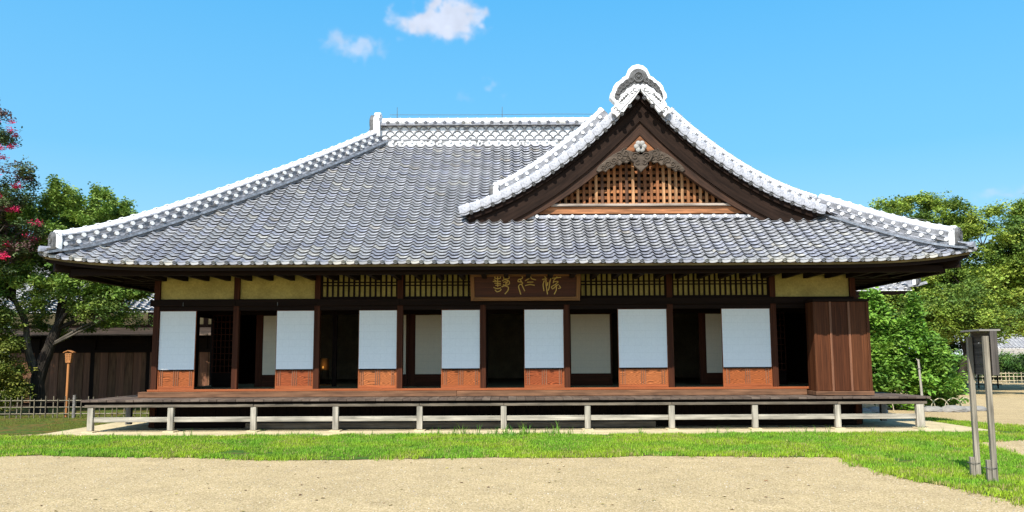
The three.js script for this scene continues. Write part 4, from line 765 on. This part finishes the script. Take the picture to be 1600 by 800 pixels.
// foliage from clumps spread over lobes [x, y, z, rx, ry, rz, share]
function foliage(parent, name, lobes, nClumps, perClump, rc, size, palette, seed, shell = 0.55, mat = M.leaf, geo = sprigs[seed % 2]) {
  const r = rng(seed), gs = () => (r() + r() + r() - 1.5) * 1.15, tot = lobes.reduce((t, l) => t + (l[6] ?? 1), 0);
  const im = new THREE.InstancedMesh(geo, mat, nClumps * perClump), c = new THREE.Color(), m = new THREE.Matrix4(), q = new THREE.Quaternion(), e = new THREE.Euler(); let n = 0;
  const centres = [];
  for (let k = 0; k < nClumps; k++) {
    let t = r() * tot, L = lobes[0]; for (const l of lobes) { t -= l[6] ?? 1; if (t <= 0) { L = l; break; } }
    const u = r() * 2 - 1, a = r() * 6.2832, rad = Math.pow(shell + (1 - shell) * r(), 0.7), h = Math.sqrt(1 - u * u);
    const cx = L[0] + L[3] * rad * h * Math.cos(a), cy = L[1] + L[4] * rad * u, cz = L[2] + L[5] * rad * h * Math.sin(a); centres.push(V(cx, cy, cz));
    const base = palette[Math.floor(r() * palette.length)], cr = rc * (0.6 + 0.8 * r());
    for (let i = 0; i < perClump; i++) {
      const s = size * (0.65 + 0.7 * r()), v = 0.75 + 0.5 * r(), warm = 0.9 + 0.2 * r();   // leaf to leaf variation, at random
      m.compose(V(cx + gs() * cr, cy + gs() * cr * 0.62, cz + gs() * cr), q.setFromEuler(e.set((r() - 0.5) * 1.2, r() * 6.28, (r() - 0.5) * 1.2)), V(s, s, s));
      im.setMatrixAt(n, m); im.setColorAt(n, c.setRGB(base[0] * v * warm, base[1] * v, base[2] * v)); n++;
    }
  }
  im.count = n; im.name = name; im.userData.kind = 'stuff'; im.castShadow = im.receiveShadow = true; parent.add(im); return centres;
}
const branchTo = (parent, from, ends, r0, mat, seed, name = 'branch') => ends.forEach((e, i) => { const rr = rng(seed + i), mid = from.clone().lerp(e, 0.5).add(V((rr() - 0.5) * 0.5, rr() * 0.3, (rr() - 0.5) * 0.5)); mesh(name, taperTube([from, mid, e], r0, r0 * 0.18, 10, 6, 0.15, seed + i), mat, parent); });
const OLIVE = [[0.23, 0.31, 0.038], [0.17, 0.245, 0.032], [0.29, 0.36, 0.05], [0.11, 0.18, 0.026]], VIVID = [[0.155, 0.30, 0.03], [0.22, 0.37, 0.05], [0.10, 0.21, 0.024], [0.13, 0.25, 0.03]], DEEP = [[0.06, 0.12, 0.022], [0.085, 0.155, 0.025], [0.045, 0.09, 0.018]];

function bigTree(name, label, base, h, lobes, nC, per, rc, size, pal, seed, grp, trunkR = 0.24, mat = M.bark) {
  const g = thing(name, label, 'tree', base, 0, grp), r = rng(seed);
  const fork = V((r() - 0.5) * 0.6, h * 0.32, (r() - 0.5) * 0.5);
  mesh('trunk', taperTube([V(0, -0.1, 0), V(0.08, h * 0.15, 0.05), fork], trunkR * 1.25, trunkR * 0.8, 10, 9, 0.12, seed), mat, g);
  branchTo(g, fork.clone().add(V(0, -0.15, 0)), lobes.map(l => V(l[0], l[1] + l[4] * 0.1, l[2])), trunkR * 0.6, mat, seed);
  const cs = foliage(g, 'crown', lobes, nC, per, rc, size, pal, seed + 5);
  const tw = cs.filter((_, i) => i % 5 === 0).map((c, i) => { let L = lobes[0], bd = 1e9; for (const l of lobes) { const d = c.distanceTo(V(l[0], l[1], l[2])); if (d < bd) { bd = d; L = l; } } return taperTube([V(L[0], L[1], L[2]), V(L[0], L[1], L[2]).lerp(c, 0.5).add(V(0, 0.12, 0)), c], 0.035, 0.008, 4, 4, 0, i); });
  const t = mesh('twigs', merge(tw), mat, g); t.userData.kind = 'stuff';
  return g;
}
const FAR = 'trees beyond the end of the hall';
bigTree('broadleaf_tree', 'tall olive green tree with a wide layered crown rising behind the hall corner and shrub', [19.0, 0, -20], 9, [[-0.6, 7.1, 0, 2.6, 1.7, 2.4, 1.3], [1.8, 6.3, 1, 2.3, 1.9, 2.2], [-2.2, 5.6, 0.5, 1.9, 1.5, 2], [0.6, 4.3, 1.6, 2.8, 1.2, 2.0], [-1.8, 3.4, 0.8, 2.0, 1.1, 1.6], [2.4, 3.9, 1.2, 1.9, 1.3, 1.6]], 520, 58, 0.36, 0.108, OLIVE, 401, FAR);
bigTree('broadleaf_tree', 'sunlit olive tree with a tall crown standing behind the notice board', [24.6, 0, -19], 9.5, [[0, 7.0, 0, 2.6, 2.0, 2.2, 1.3], [-2.0, 5.6, 0.8, 2.0, 1.6, 1.8], [2.2, 5.4, 0.6, 2.2, 1.8, 2], [-0.6, 4.1, 1.4, 2.4, 1.1, 1.6], [1.8, 3.6, 1.0, 2.2, 1.1, 1.5]], 480, 58, 0.36, 0.108, OLIVE, 411, FAR);
bigTree('broadleaf_tree', 'low spreading branches of pale olive tree drooping beside the notice board roof', [17.6, 0, -15.5], 5, [[-0.6, 3.0, 0, 1.5, 0.7, 1.2], [1.2, 2.75, 0.6, 1.7, 0.6, 1.2], [0.3, 3.6, -0.3, 1.6, 0.8, 1.2]], 130, 55, 0.33, 0.095, OLIVE, 421, FAR, 0.15);
bigTree('broadleaf_tree', 'dark green tree filling the shade between the shrub and the tall trees', [17.0, 0, -24], 8, [[0, 5.2, 0, 2.8, 2.2, 2], [2.6, 3.4, 0, 2.8, 2.2, 2, 1.6], [-1.6, 3.0, 0, 2.4, 1.8, 2], [5.5, 4.6, -1, 2.8, 2.0, 2]], 260, 50, 0.5, 0.13, DEEP, 431, FAR);
bigTree('broadleaf_tree', 'bright green tree at the far end of the garden over the white wall', [31.5, 0, -27], 9, [[-2.2, 5.8, 1, 2.4, 1.8, 2], [-1.2, 3.9, 1, 1.9, 1.0, 1.5], [0, 7.2, 0, 2.6, 2.2, 2]], 170, 55, 0.45, 0.12, [[0.17, 0.25, 0.03], [0.13, 0.20, 0.025]], 441, FAR);
bigTree('broadleaf_tree', 'dark green tree growing behind the storehouse roof', [-20.5, 0, -14], 7, [[0.6, 4.6, 0, 2.6, 1.8, 2], [1.2, 2.4, 0, 2.6, 1.5, 2], [-2, 3.4, 0, 2.5, 2.0, 2]], 190, 50, 0.45, 0.12, DEEP, 451);
// garden tree before the storehouse
{
  const g = thing('garden_tree', 'gnarled garden tree with glossy leaves and bare lower limbs before the dark storehouse', 'tree', [-13.55, 0, -6]);
  mesh('trunk', taperTube([V(0.1, -0.1, 0), V(0.0, 0.9, 0), V(0.25, 1.7, 0.05), V(0.55, 2.5, 0.1)], 0.24, 0.13, 12, 9, 0.18, 5), M.bark, g);
  mesh('trunk', taperTube([V(0.05, 0.9, 0), V(-0.25, 1.8, 0.15), V(-0.35, 2.6, 0.2), V(-0.8, 3.4, 0.2)], 0.14, 0.06, 10, 8, 0.2, 6), M.paleBark, g);
  branchTo(g, V(0.5, 2.4, 0.1), [V(1.6, 3.0, 0.5), V(2.6, 3.2, 0.7), V(0.9, 4.6, 0.2), V(0.4, 4.8, -0.3), V(2.0, 4.6, 0.3)], 0.085, M.bark, 61);
  branchTo(g, V(-0.7, 3.2, 0.2), [V(-1.4, 4.6, 0.2), V(-0.6, 5.0, 0.1), V(-1.9, 3.7, 0.4)], 0.06, M.bark, 71);
  branchTo(g, V(0.3, 1.9, 0.1), [V(1.9, 2.55, 0.6), V(2.6, 2.7, 0.5)], 0.05, M.paleBark, 81);
  foliage(g, 'crown', [[-2.0, 5.0, 0.2, 1.2, 1.0, 1.1, 1.0], [-1.6, 5.3, -1.7, 1.7, 0.75, 0.8, 1.5], [0.6, 5.4, -1.7, 1.7, 0.75, 0.8, 1.5], [2.6, 5.0, -1.5, 1.3, 0.7, 0.7, 1.1], [-1.9, 3.7, 0.6, 1.2, 0.7, 0.9, 0.8], [-0.6, 5.2, 0, 1.5, 1.1, 1.2, 1.2], [1.1, 5.3, 0, 1.4, 1.0, 1.1, 1.1], [-1.4, 4.2, 0.2, 1.2, 0.9, 1.0, 0.9], [0.4, 4.4, 0.2, 1.5, 0.7, 1.1, 0.8], [1.6, 3.65, 0.5, 1.4, 0.28, 0.7, 0.6], [2.6, 3.45, 0.6, 0.8, 0.2, 0.4, 0.35], [-0.6, 3.6, 0.4, 1.3, 0.4, 0.8, 0.5]], 480, 36, 0.19, 0.080, [[0.15, 0.24, 0.032], [0.23, 0.32, 0.05], [0.09, 0.17, 0.025]], 503);  // the rear lobes are unseen, added so the crown shades the storehouse
  foliage(g, 'low_foliage', [[1.3, 3.15, 0.6, 1.6, 0.35, 0.5, 1], [-0.8, 2.9, 0.5, 1.1, 0.5, 0.5, 0.8], [2.3, 2.85, 0.7, 1.0, 0.3, 0.4, 0.6], [-1.4, 2.0, 0.4, 0.7, 0.6, 0.4, 0.5], [0.6, 2.7, -0.8, 2.4, 0.5, 0.5, 1.2]], 95, 22, 0.2, 0.075, [[0.15, 0.22, 0.032], [0.22, 0.28, 0.05], [0.09, 0.15, 0.025]], 519, 0.3);
  // upright shoots on top
  const r = rng(91), sh = []; for (let k = 0; k < 40; k++) { const x = -1.7 + r() * 4.1, z = (r() - 0.5) * 1.4, y0 = 5.75 - Math.abs(x - 0.3) * 0.22, h = 0.6 + r() * 0.65; sh.push([x + r() * 0.15, y0 + h / 2, z, 0.07, h * 0.55, 0.07, 1]); }
  foliage(g, 'shoots', sh, 300, 8, 0.06, 0.078, [[0.16, 0.25, 0.035], [0.21, 0.30, 0.05]], 505, 0.1);
}
{
  const g = thing('crape_myrtle', 'crape myrtle with clusters of deep pink flowers at the edge of the garden', 'tree', [-15.25, 0, -4.8]);
  mesh('trunk', taperTube([V(0, -0.1, 0), V(0.1, 1.6, 0), V(-0.1, 3.2, 0.1)], 0.13, 0.09, 9, 8, 0.1, 7), M.paleBark, g);
  const L = [[0.5, 7.9, 0, 0.8, 1.0, 0.8], [0.9, 6.4, 0.1, 1.1, 1.0, 0.9], [1.3, 5.2, 0.2, 1.1, 0.9, 0.9], [0.3, 4.3, 0.2, 1.2, 1.0, 1], [-0.5, 6.5, 0, 1.0, 1.6, 1]];
  branchTo(g, V(-0.1, 3.0, 0.1), L.map(l => V(l[0], l[1], l[2])), 0.06, M.paleBark, 95);
  foliage(g, 'crown', L, 105, 34, 0.24, 0.07, [[0.07, 0.11, 0.03], [0.055, 0.085, 0.03], [0.10, 0.13, 0.04], [0.11, 0.06, 0.05]], 507);
  foliage(g, 'blossom', L.map(l => [l[0] + 0.2, l[1], l[2] + 0.35, l[3] * 0.95, l[4], l[5]]), 60, 10, 0.08, 0.05, [[0.62, 0.02, 0.10], [0.70, 0.03, 0.14], [0.55, 0.015, 0.08]], 509, 0.8);
}
{
  const g = thing('shrub', 'yellowish green shrub beneath the pink flowering tree by the fence', 'shrub', [-14.35, 0, -5.2]);
  mesh('stem', taperTube([V(0, -0.05, 0), V(0.1, 0.8, 0), V(0, 1.6, 0)], 0.05, 0.02, 6, 6), M.bark, g);
  foliage(g, 'foliage', [[-0.3, 1.5, 0, 1.1, 0.9, 0.7], [-0.6, 2.5, 0, 1.0, 0.8, 0.7], [0.0, 0.7, 0.1, 0.9, 0.5, 0.5]], 120, 40, 0.22, 0.075, [[0.15, 0.18, 0.025], [0.11, 0.15, 0.02], [0.19, 0.20, 0.03]], 511);
}
{
  const g = thing('shrub', 'tall vivid green shrub with upright shoots beside the veranda end', 'shrub', [11.0, 0, -6.2]);
  for (const [x, y, s] of [[-0.7, 2.4, 1], [0.2, 2.6, 2], [1.0, 1.5, 3], [-0.2, 1.6, 4]]) mesh('stem', taperTube([V(x * 0.15, -0.05, 0), V(x * 0.6, y * 0.5, 0.05), V(x, y, 0)], 0.045, 0.012, 8, 6, 0.1, s), M.bark, g);
  foliage(g, 'foliage', [[-0.6, 2.0, 0, 0.65, 0.7, 0.65, 0.8], [-0.7, 1.2, 0.1, 0.8, 0.9, 0.75, 1.2], [0.3, 1.6, 0.1, 0.9, 0.85, 0.75, 1.3], [0.9, 1.1, 0.15, 0.8, 0.7, 0.7, 1.1], [0.2, 0.6, 0.2, 1.3, 0.5, 0.75, 1.1], [1.25, 0.55, 0.2, 0.7, 0.4, 0.5, 0.6]], 165, 30, 0.22, 0.115, VIVID, 513, 0.5, M.leaf, sprigs[1]);
  foliage(g, 'shoots', [[-0.55, 2.95, 0, 0.2, 0.45, 0.2, 1], [-0.25, 2.75, 0, 0.15, 0.4, 0.15, 1], [0.62, 2.75, 0.05, 0.10, 0.75, 0.1, 1.6], [-1.05, 2.45, 0, 0.18, 0.3, 0.18, 0.6], [0.2, 2.4, 0.1, 0.3, 0.4, 0.3, 0.8]], 60, 12, 0.09, 0.11, VIVID, 515, 0.1, M.leaf, sprigs[1]);
}
{
  const g = thing('hedge', 'clipped green hedge behind the pale bamboo fence', 'hedge', [33, 0, -34]);
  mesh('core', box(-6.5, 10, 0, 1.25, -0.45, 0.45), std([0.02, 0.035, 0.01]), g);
  const L = []; for (let k = 0; k < 16; k++) L.push([-6 + k, 0.8, 0, 0.75, 0.72, 0.6, 1]);
  foliage(g, 'foliage', L, 300, 34, 0.26, 0.10, [[0.085, 0.18, 0.03], [0.06, 0.14, 0.025], [0.11, 0.21, 0.035]], 517, 0.7);
}
// lawn blades, weeds, moss tufts: nobody could count them
{
  const r = rng(600), tuft = (n, w, h, sp, seed) => { const q = rng(seed), pos = [], idx = []; for (let i = 0; i < n; i++) { const a = q() * 6.28, x = (q() - 0.5) * sp, z = (q() - 0.5) * sp, l = (q() - 0.5) * 1.1 * h, m = (q() - 0.5) * 1.1 * h, hh = h * (0.6 + 0.7 * q()), c = Math.cos(a) * w, s = Math.sin(a) * w, b = pos.length / 3; pos.push(x - c, 0, z - s, x + c, 0, z + s, x + l * 0.4 - c * 0.7, hh * 0.6, z + m * 0.4 - s * 0.7, x + l * 0.4 + c * 0.7, hh * 0.6, z + m * 0.4 + s * 0.7, x + l, hh, z + m); idx.push(b, b + 1, b + 3, b, b + 3, b + 2, b + 2, b + 3, b + 4); } const g = new THREE.BufferGeometry(); g.setAttribute('position', new THREE.Float32BufferAttribute(pos, 3)); g.setIndex(idx); g.computeVertexNormals(); g.setAttribute('uv', new THREE.Float32BufferAttribute(new Float32Array(pos.length / 3 * 2), 2)); return g; };
  const field = (name, geo, spots) => { const im = new THREE.InstancedMesh(geo, M.blade, spots.length), m = new THREE.Matrix4(), q = new THREE.Quaternion(), e = new THREE.Euler(), c = new THREE.Color(); spots.forEach(([x, z, s, col], i) => { m.compose(V(x, 0.006, z), q.setFromEuler(e.set(0, r() * 6.28, 0)), V(s, s * (0.75 + 0.5 * r()), s)); im.setMatrixAt(i, m); im.setColorAt(i, c.setRGB(...col)); }); im.name = name; im.userData.kind = 'stuff'; im.castShadow = im.receiveShadow = true; scene.add(im); };
  const spots = [];
  const col = (x, z) => { const n = fbm(x * 1.3 + 70, z * 1.3 + 70, 201, 4), p = r(), v = 0.5 + 0.85 * r(); if (p < 0.08 + 0.14 * sstep(0.52, 0.72, n)) return [0.36 * v, 0.31 * v, 0.11 * v]; const k = sstep(0.3, 0.7, n); return [(0.17 + 0.11 * k) * v, (0.345 + 0.05 * k) * v, 0.02 * v]; };
  for (let i = 0; i < 210000 && spots.length < 120000; i++) {
    const x = -15 + r() * 30, z = -2.6 + r() * 13.6, j = 0.10 + 0.22 * Math.pow(r(), 3) + (r() < 0.02 ? 0.45 * r() : 0);
    if (!inPoly(x + (r() - 0.5) * j * 2, z + (r() - 0.5) * j * 2, LAWN)) continue;
    if (x > -9.8 && x < 9.57 && z < 1.70 || Math.abs(x) > (18.9 - z) * 0.66 + 1) continue;
    const n = fbm(x * 2.2 + 20, z * 2.2 + 20, 205, 3); if (n < 0.30) continue;
    spots.push([x, z, 0.7 + 0.7 * n, col(x, z)]);
  }
  field('grass', tuft(8, 0.005, 0.046, 0.10, 31), spots);
  const weeds = []; for (let i = 0; i < 210; i++) { const x = 0.0 + (r() + r() + r() - 1.5) * 1.4, z = 1.72 + r() * 0.35; weeds.push([x, z, 0.28 + 1.15 * Math.pow(r(), 5), [0.075 + 0.06 * r(), 0.20 + 0.08 * r(), 0.02]]); } for (let i = 0; i < 70; i++) weeds.push([-9 + r() * 18, 1.72 + r() * 0.15, 0.4 + 0.5 * r(), [0.12, 0.25, 0.03]]);
  field('weeds', tuft(6, 0.006, 0.17, 0.10, 33), weeds);
  const moss = []; for (let i = 0; i < 9000; i++) { const x = -16 + r() * 6.6, z = -5.2 + r() * 6.9; if (fbm(x + 30, z * 1.4 + 30, 207, 3) < 0.47) continue; const v = 0.7 + 0.5 * r(); moss.push([x, z, 0.3 + 0.4 * r(), [0.17 * v, 0.19 * v, 0.03 * v]]); }
  field('moss_tufts', tuft(7, 0.005, 0.06, 0.10, 35), moss);
  // loose gravel on the sand
  const pg = new THREE.IcosahedronGeometry(1, 0); pg.scale(1, 0.6, 0.85); const im = new THREE.InstancedMesh(pg, std([1, 1, 1], { roughness: 0.9 }), 9000), m = new THREE.Matrix4(), q = new THREE.Quaternion(), e = new THREE.Euler(), c = new THREE.Color();
  let n = 0; while (n < 9000) { const z = 3 + Math.pow(r(), 1.3) * 9, x = (r() - 0.5) * 2 * ((18.9 - z) * 0.66 + 0.6); if (inPoly(x, z, LAWN) || z < 3.2) continue; const s = 0.003 + 0.005 * r() * r(); m.compose(V(x, s * 0.3, z), q.setFromEuler(e.set(r(), r() * 6, r())), V(s, s, s)); im.setMatrixAt(n, m); const v = 0.22 + 0.34 * r(); im.setColorAt(n++, c.setRGB(v, v * (0.86 + 0.1 * r()), v * (0.66 + 0.2 * r()))); }
  const lf = new THREE.BufferGeometry(); lf.setAttribute('position', new THREE.Float32BufferAttribute([0, 0, -0.5, 0.28, 0.12, 0, 0, 0.02, 0.5, -0.28, 0.16, 0], 3)); lf.setIndex([0, 1, 2, 0, 2, 3]); lf.computeVertexNormals(); lf.setAttribute('uv', new THREE.Float32BufferAttribute(new Float32Array(8), 2));
  const fl = new THREE.InstancedMesh(lf, std([1, 1, 1], { roughness: 0.8 }), 170); for (let i = 0; i < 170; i++) { const z = 2.5 + r() * 8.5, x = (r() - 0.5) * 2 * ((18.9 - z) * 0.62), s = 0.03 + 0.035 * r(); m.compose(V(x, inPoly(x, z, LAWN) ? 0.045 : 0.004, z), q.setFromEuler(e.set((r() - 0.5) * 0.5, r() * 6, (r() - 0.5) * 0.5)), V(s, s, s)); fl.setMatrixAt(i, m); const v = 0.5 + 0.6 * r(); fl.setColorAt(i, r() < 0.5 ? c.setRGB(0.20 * v, 0.11 * v, 0.05 * v) : c.setRGB(0.30 * v, 0.24 * v, 0.08 * v)); }
  fl.name = 'fallen_leaves'; fl.userData.kind = 'stuff'; fl.castShadow = fl.receiveShadow = true; scene.add(fl);
  im.name = 'gravel'; im.userData.kind = 'stuff'; im.castShadow = im.receiveShadow = true; scene.add(im);
}

// ------------------------------------------------------------------ garden furniture
M.postGrey = std([0.36, 0.32, 0.255], { map: weatherT, bumpMap: grainB, bumpScale: 0.004 });
M.boardGrey = std([0.12, 0.105, 0.095], { map: weatherT, bumpMap: grainB, bumpScale: 0.004 });
const pole = (x, y0, y1, z, rad, tilt = 0, seg = 8) => { const g = new THREE.CylinderGeometry(rad * 0.92, rad, y1 - y0, seg); g.rotateZ(tilt); g.translate(x, (y0 + y1) / 2, z); return g; };
{
  const g = thing('bamboo_fence', 'low weathered bamboo fence along the mossy ground before the storehouse', 'fence', [0, 0, -4]), r = rng(701);
  for (let x = -17, k = 0; x < -8.9; x += 0.155, k++) mesh('bamboo_pole', pole(x + (r() - 0.5) * 0.03, 0, 0.54 + (r() - 0.5) * 0.10, k % 2 ? 0.03 : -0.03, 0.012 + 0.004 * r(), (r() - 0.5) * 0.05, 6), M.bamboo[k % 3], g);
  for (const y of [0.12, 0.29, 0.46]) mesh('bamboo_rail', new THREE.CylinderGeometry(0.013, 0.014, 8.2, 7).rotateZ(Math.PI / 2).translate(-12.95, y, 0), M.bamboo[2], g);
  for (const x of [-15.6, -13.55, -11.47, -9.4]) mesh('post', pole(x, 0, 0.60, 0.0, 0.045), M.greyWoodDark, g);
}
{
  const g = thing('notice_post', 'orange brown wooden post carrying a small roofed sign box by the fence', 'sign post', [-11.85, 0, -4.35]);
  mesh('post', box(-0.03, 0.03, 0, 1.44, -0.03, 0.03, 0.006), M.orangePost, g);
  mesh('sign_box', extrude([[-0.06, 1.44], [0.06, 1.44], [0.085, 1.69], [-0.085, 1.69]], 0.10, 0.006).translate(0, 0, -0.05), M.orangePost, g);
  for (const sg of [-1, 1]) mesh('roof_board', bar(V(0, 1.765, 0), V(sg * 0.135, 1.71, 0), 0.16, 0.022, 0.004), M.orangePost, g);
  const ink = std([0.03, 0.02, 0.015], { roughness: 0.8 }), marks = []; for (const [x, n] of [[-0.03, 5], [0.035, 4]]) for (let k = 0; k < n; k++) { const y = 1.66 - k * 0.042; marks.push(new THREE.BoxGeometry(0.026, 0.007, 0.003).translate(x, y, 0.058), new THREE.BoxGeometry(0.006, 0.026, 0.003).translate(x + 0.004, y - 0.008, 0.0585)); }
  mesh('ink_writing', merge(marks), ink, g);
}
{
  // seen from the side: two posts in line with the view, a board box on one face, flat roof
  const g = thing('notice_board', 'grey weathered wooden notice board on two posts with flat roof standing on the lawn', 'notice board', [5.72, 0, 8.2], -0.13);
  for (const z of [-0.24, 0.26]) { mesh('post', box(-0.03, 0.03, 0, 1.74, z - 0.03, z + 0.03, 0.005), M.postGrey, g); mesh('stake', box(-0.085, -0.033, 0, z > 0 ? 0.28 : 0.26, z - 0.025, z + 0.025, 0.005), M.postGrey, g); mesh('wire_tie', new THREE.TorusGeometry(0.062, 0.004, 4, 16).rotateX(Math.PI / 2).scale(1.2, 1, 0.75).translate(-0.035, 0.19, z), M.wire, g); }
  for (let k = 0; k < 4; k++) mesh('board', box(0.045, 0.072, 1.275 + k * 0.13, 1.275 + k * 0.13 + 0.127, -0.27, 0.29), M.boardGrey, g);
  mesh('board_frame', box(0.036, 0.115, 1.27, 1.80, 0.291, 0.318, 0.004), M.boardGrey, g); mesh('board_frame', box(0.036, 0.115, 1.27, 1.80, -0.298, -0.271, 0.004), M.greyWoodDark, g);
  mesh('backing_rail', box(0.074, 0.11, 1.50, 1.56, -0.27, 0.29), M.greyWood, g);
  mesh('roof_board', box(-0.08, 0.16, 1.80, 1.822, -0.29, 0.31, 0.004), M.greyWoodDark, g);
}
{
  const g = thing('stake', 'slim pale wooden stake beside the far corner post of the veranda', 'stake', [8.68, 0, 0.36]);
  mesh('shaft', taperTube([V(0, -0.05, 0), V(-0.01, 0.7, 0), V(-0.04, 1.44, 0)], 0.032, 0.024, 8, 8, 0.08, 3), M.greyWood, g);
  mesh('rope_tie', new THREE.TorusGeometry(0.034, 0.008, 5, 14).rotateX(Math.PI / 2).translate(-0.03, 1.25, 0), M.greyWoodDark, g);
  mesh('fork', taperTube([V(-0.03, 1.36, 0), V(-0.07, 1.43, 0.01), V(-0.09, 1.46, 0.01)], 0.014, 0.010, 4, 6), M.greyWood, g);
}
{
  const g = thing('hoop_edging', 'low edging of arched bamboo hoops round the green shrub', 'edging', [0, 0, 0]), r = rng(711);
  const P = [[9.2, -5.0], [9.6, -5.1], [10.0, -5.15], [10.4, -5.2], [11.2, -5.25], [11.6, -5.3], [12.0, -5.35], [12.4, -5.4], [12.75, -5.5], [13.0, -5.8], [13.2, -6.15]];
  for (let k = 0; k + 1 < P.length; k++) { const a = P[k], b = P[k + 1]; if (k === 3) continue; const h = 0.34 + 0.05 * r(), x0 = a[0] - 0.05, x1 = b[0] + 0.08; mesh('hoop', new THREE.TubeGeometry(new THREE.CatmullRomCurve3([V(x0, -0.02, a[1]), V(x0 + 0.05, h * 0.65, a[1]), V((x0 + x1) / 2, h, (a[1] + b[1]) / 2), V(x1 - 0.05, h * 0.65, b[1]), V(x1, -0.02, b[1])]), 14, 0.013, 6), M.paleBamboo, g); }
}
{
  const r = rng(721);
  [[11.5, -5.05, 0.22], [12.0, -4.95, 0.28], [12.45, -5.1, 0.2], [9.35, -4.6, 0.2], [9.8, -4.75, 0.24], [12.85, -5.35, 0.18]].forEach(([x, z, s], i) => {
    const gm = new THREE.IcosahedronGeometry(s, 2); const p = gm.attributes.position; for (let k = 0; k < p.count; k++) { const v = V().fromBufferAttribute(p, k), n = 0.75 + 0.5 * fbm(v.x * 4 + 20 + i, v.z * 4 + v.y * 3 + 20, 211, 3); p.setXYZ(k, v.x * n * 1.3, Math.max(-0.1, v.y * n * 0.55), v.z * n); } gm.computeVertexNormals();
    const o = mesh(numbered('edging_stone'), gm, M.stone, scene); o.position.set(x, 0.04, z); o.userData = { label: 'pale rounded stone set along the hoop edging of the shrub', category: 'stone', group: 'stones along the hoop edging' };
  });
}
{
  const g = thing('lattice_fence', 'dark wooden lattice fence in the shade of the trees', 'fence', [20.9, 0, -22]);
  for (let k = 0; k < 10; k++) mesh('upright', box(-0.9 + k * 0.3, -0.84 + k * 0.3, 0, 1.15, -0.03, 0.0), M.darkWood, g);
  for (let k = 0; k < 4; k++) mesh('crosspiece', box(-1.0, 2.0, 0.15 + k * 0.3, 0.2 + k * 0.3, 0.002, 0.03), M.darkWood, g);
  mesh('cap_rail', box(-1.05, 2.05, 1.151, 1.22, -0.07, 0.06), M.darkWood, g);
}
{
  const g = thing('bamboo_fence', 'pale low bamboo fence in front of the clipped hedge', 'fence', [0, 0, -30]), r = rng(731);
  for (let x = 25.2, k = 0; x < 38; x += 0.22, k++) mesh('bamboo_pole', pole(x, 0, 0.62, k % 2 ? 0.03 : -0.03, 0.024, (r() - 0.5) * 0.03, 6), M.paleBamboo, g);
  for (const y of [0.14, 0.36, 0.54]) mesh('bamboo_rail', new THREE.CylinderGeometry(0.025, 0.025, 13, 6).rotateZ(Math.PI / 2).translate(31.6, y, 0), M.paleBamboo, g);
  for (const x of [26, 28.9, 31.8]) mesh('post', pole(x, 0, x > 28 && x < 29 ? 1.3 : 0.75, 0, 0.055), M.greyWood, g);
}
renderer.render(scene, camera);
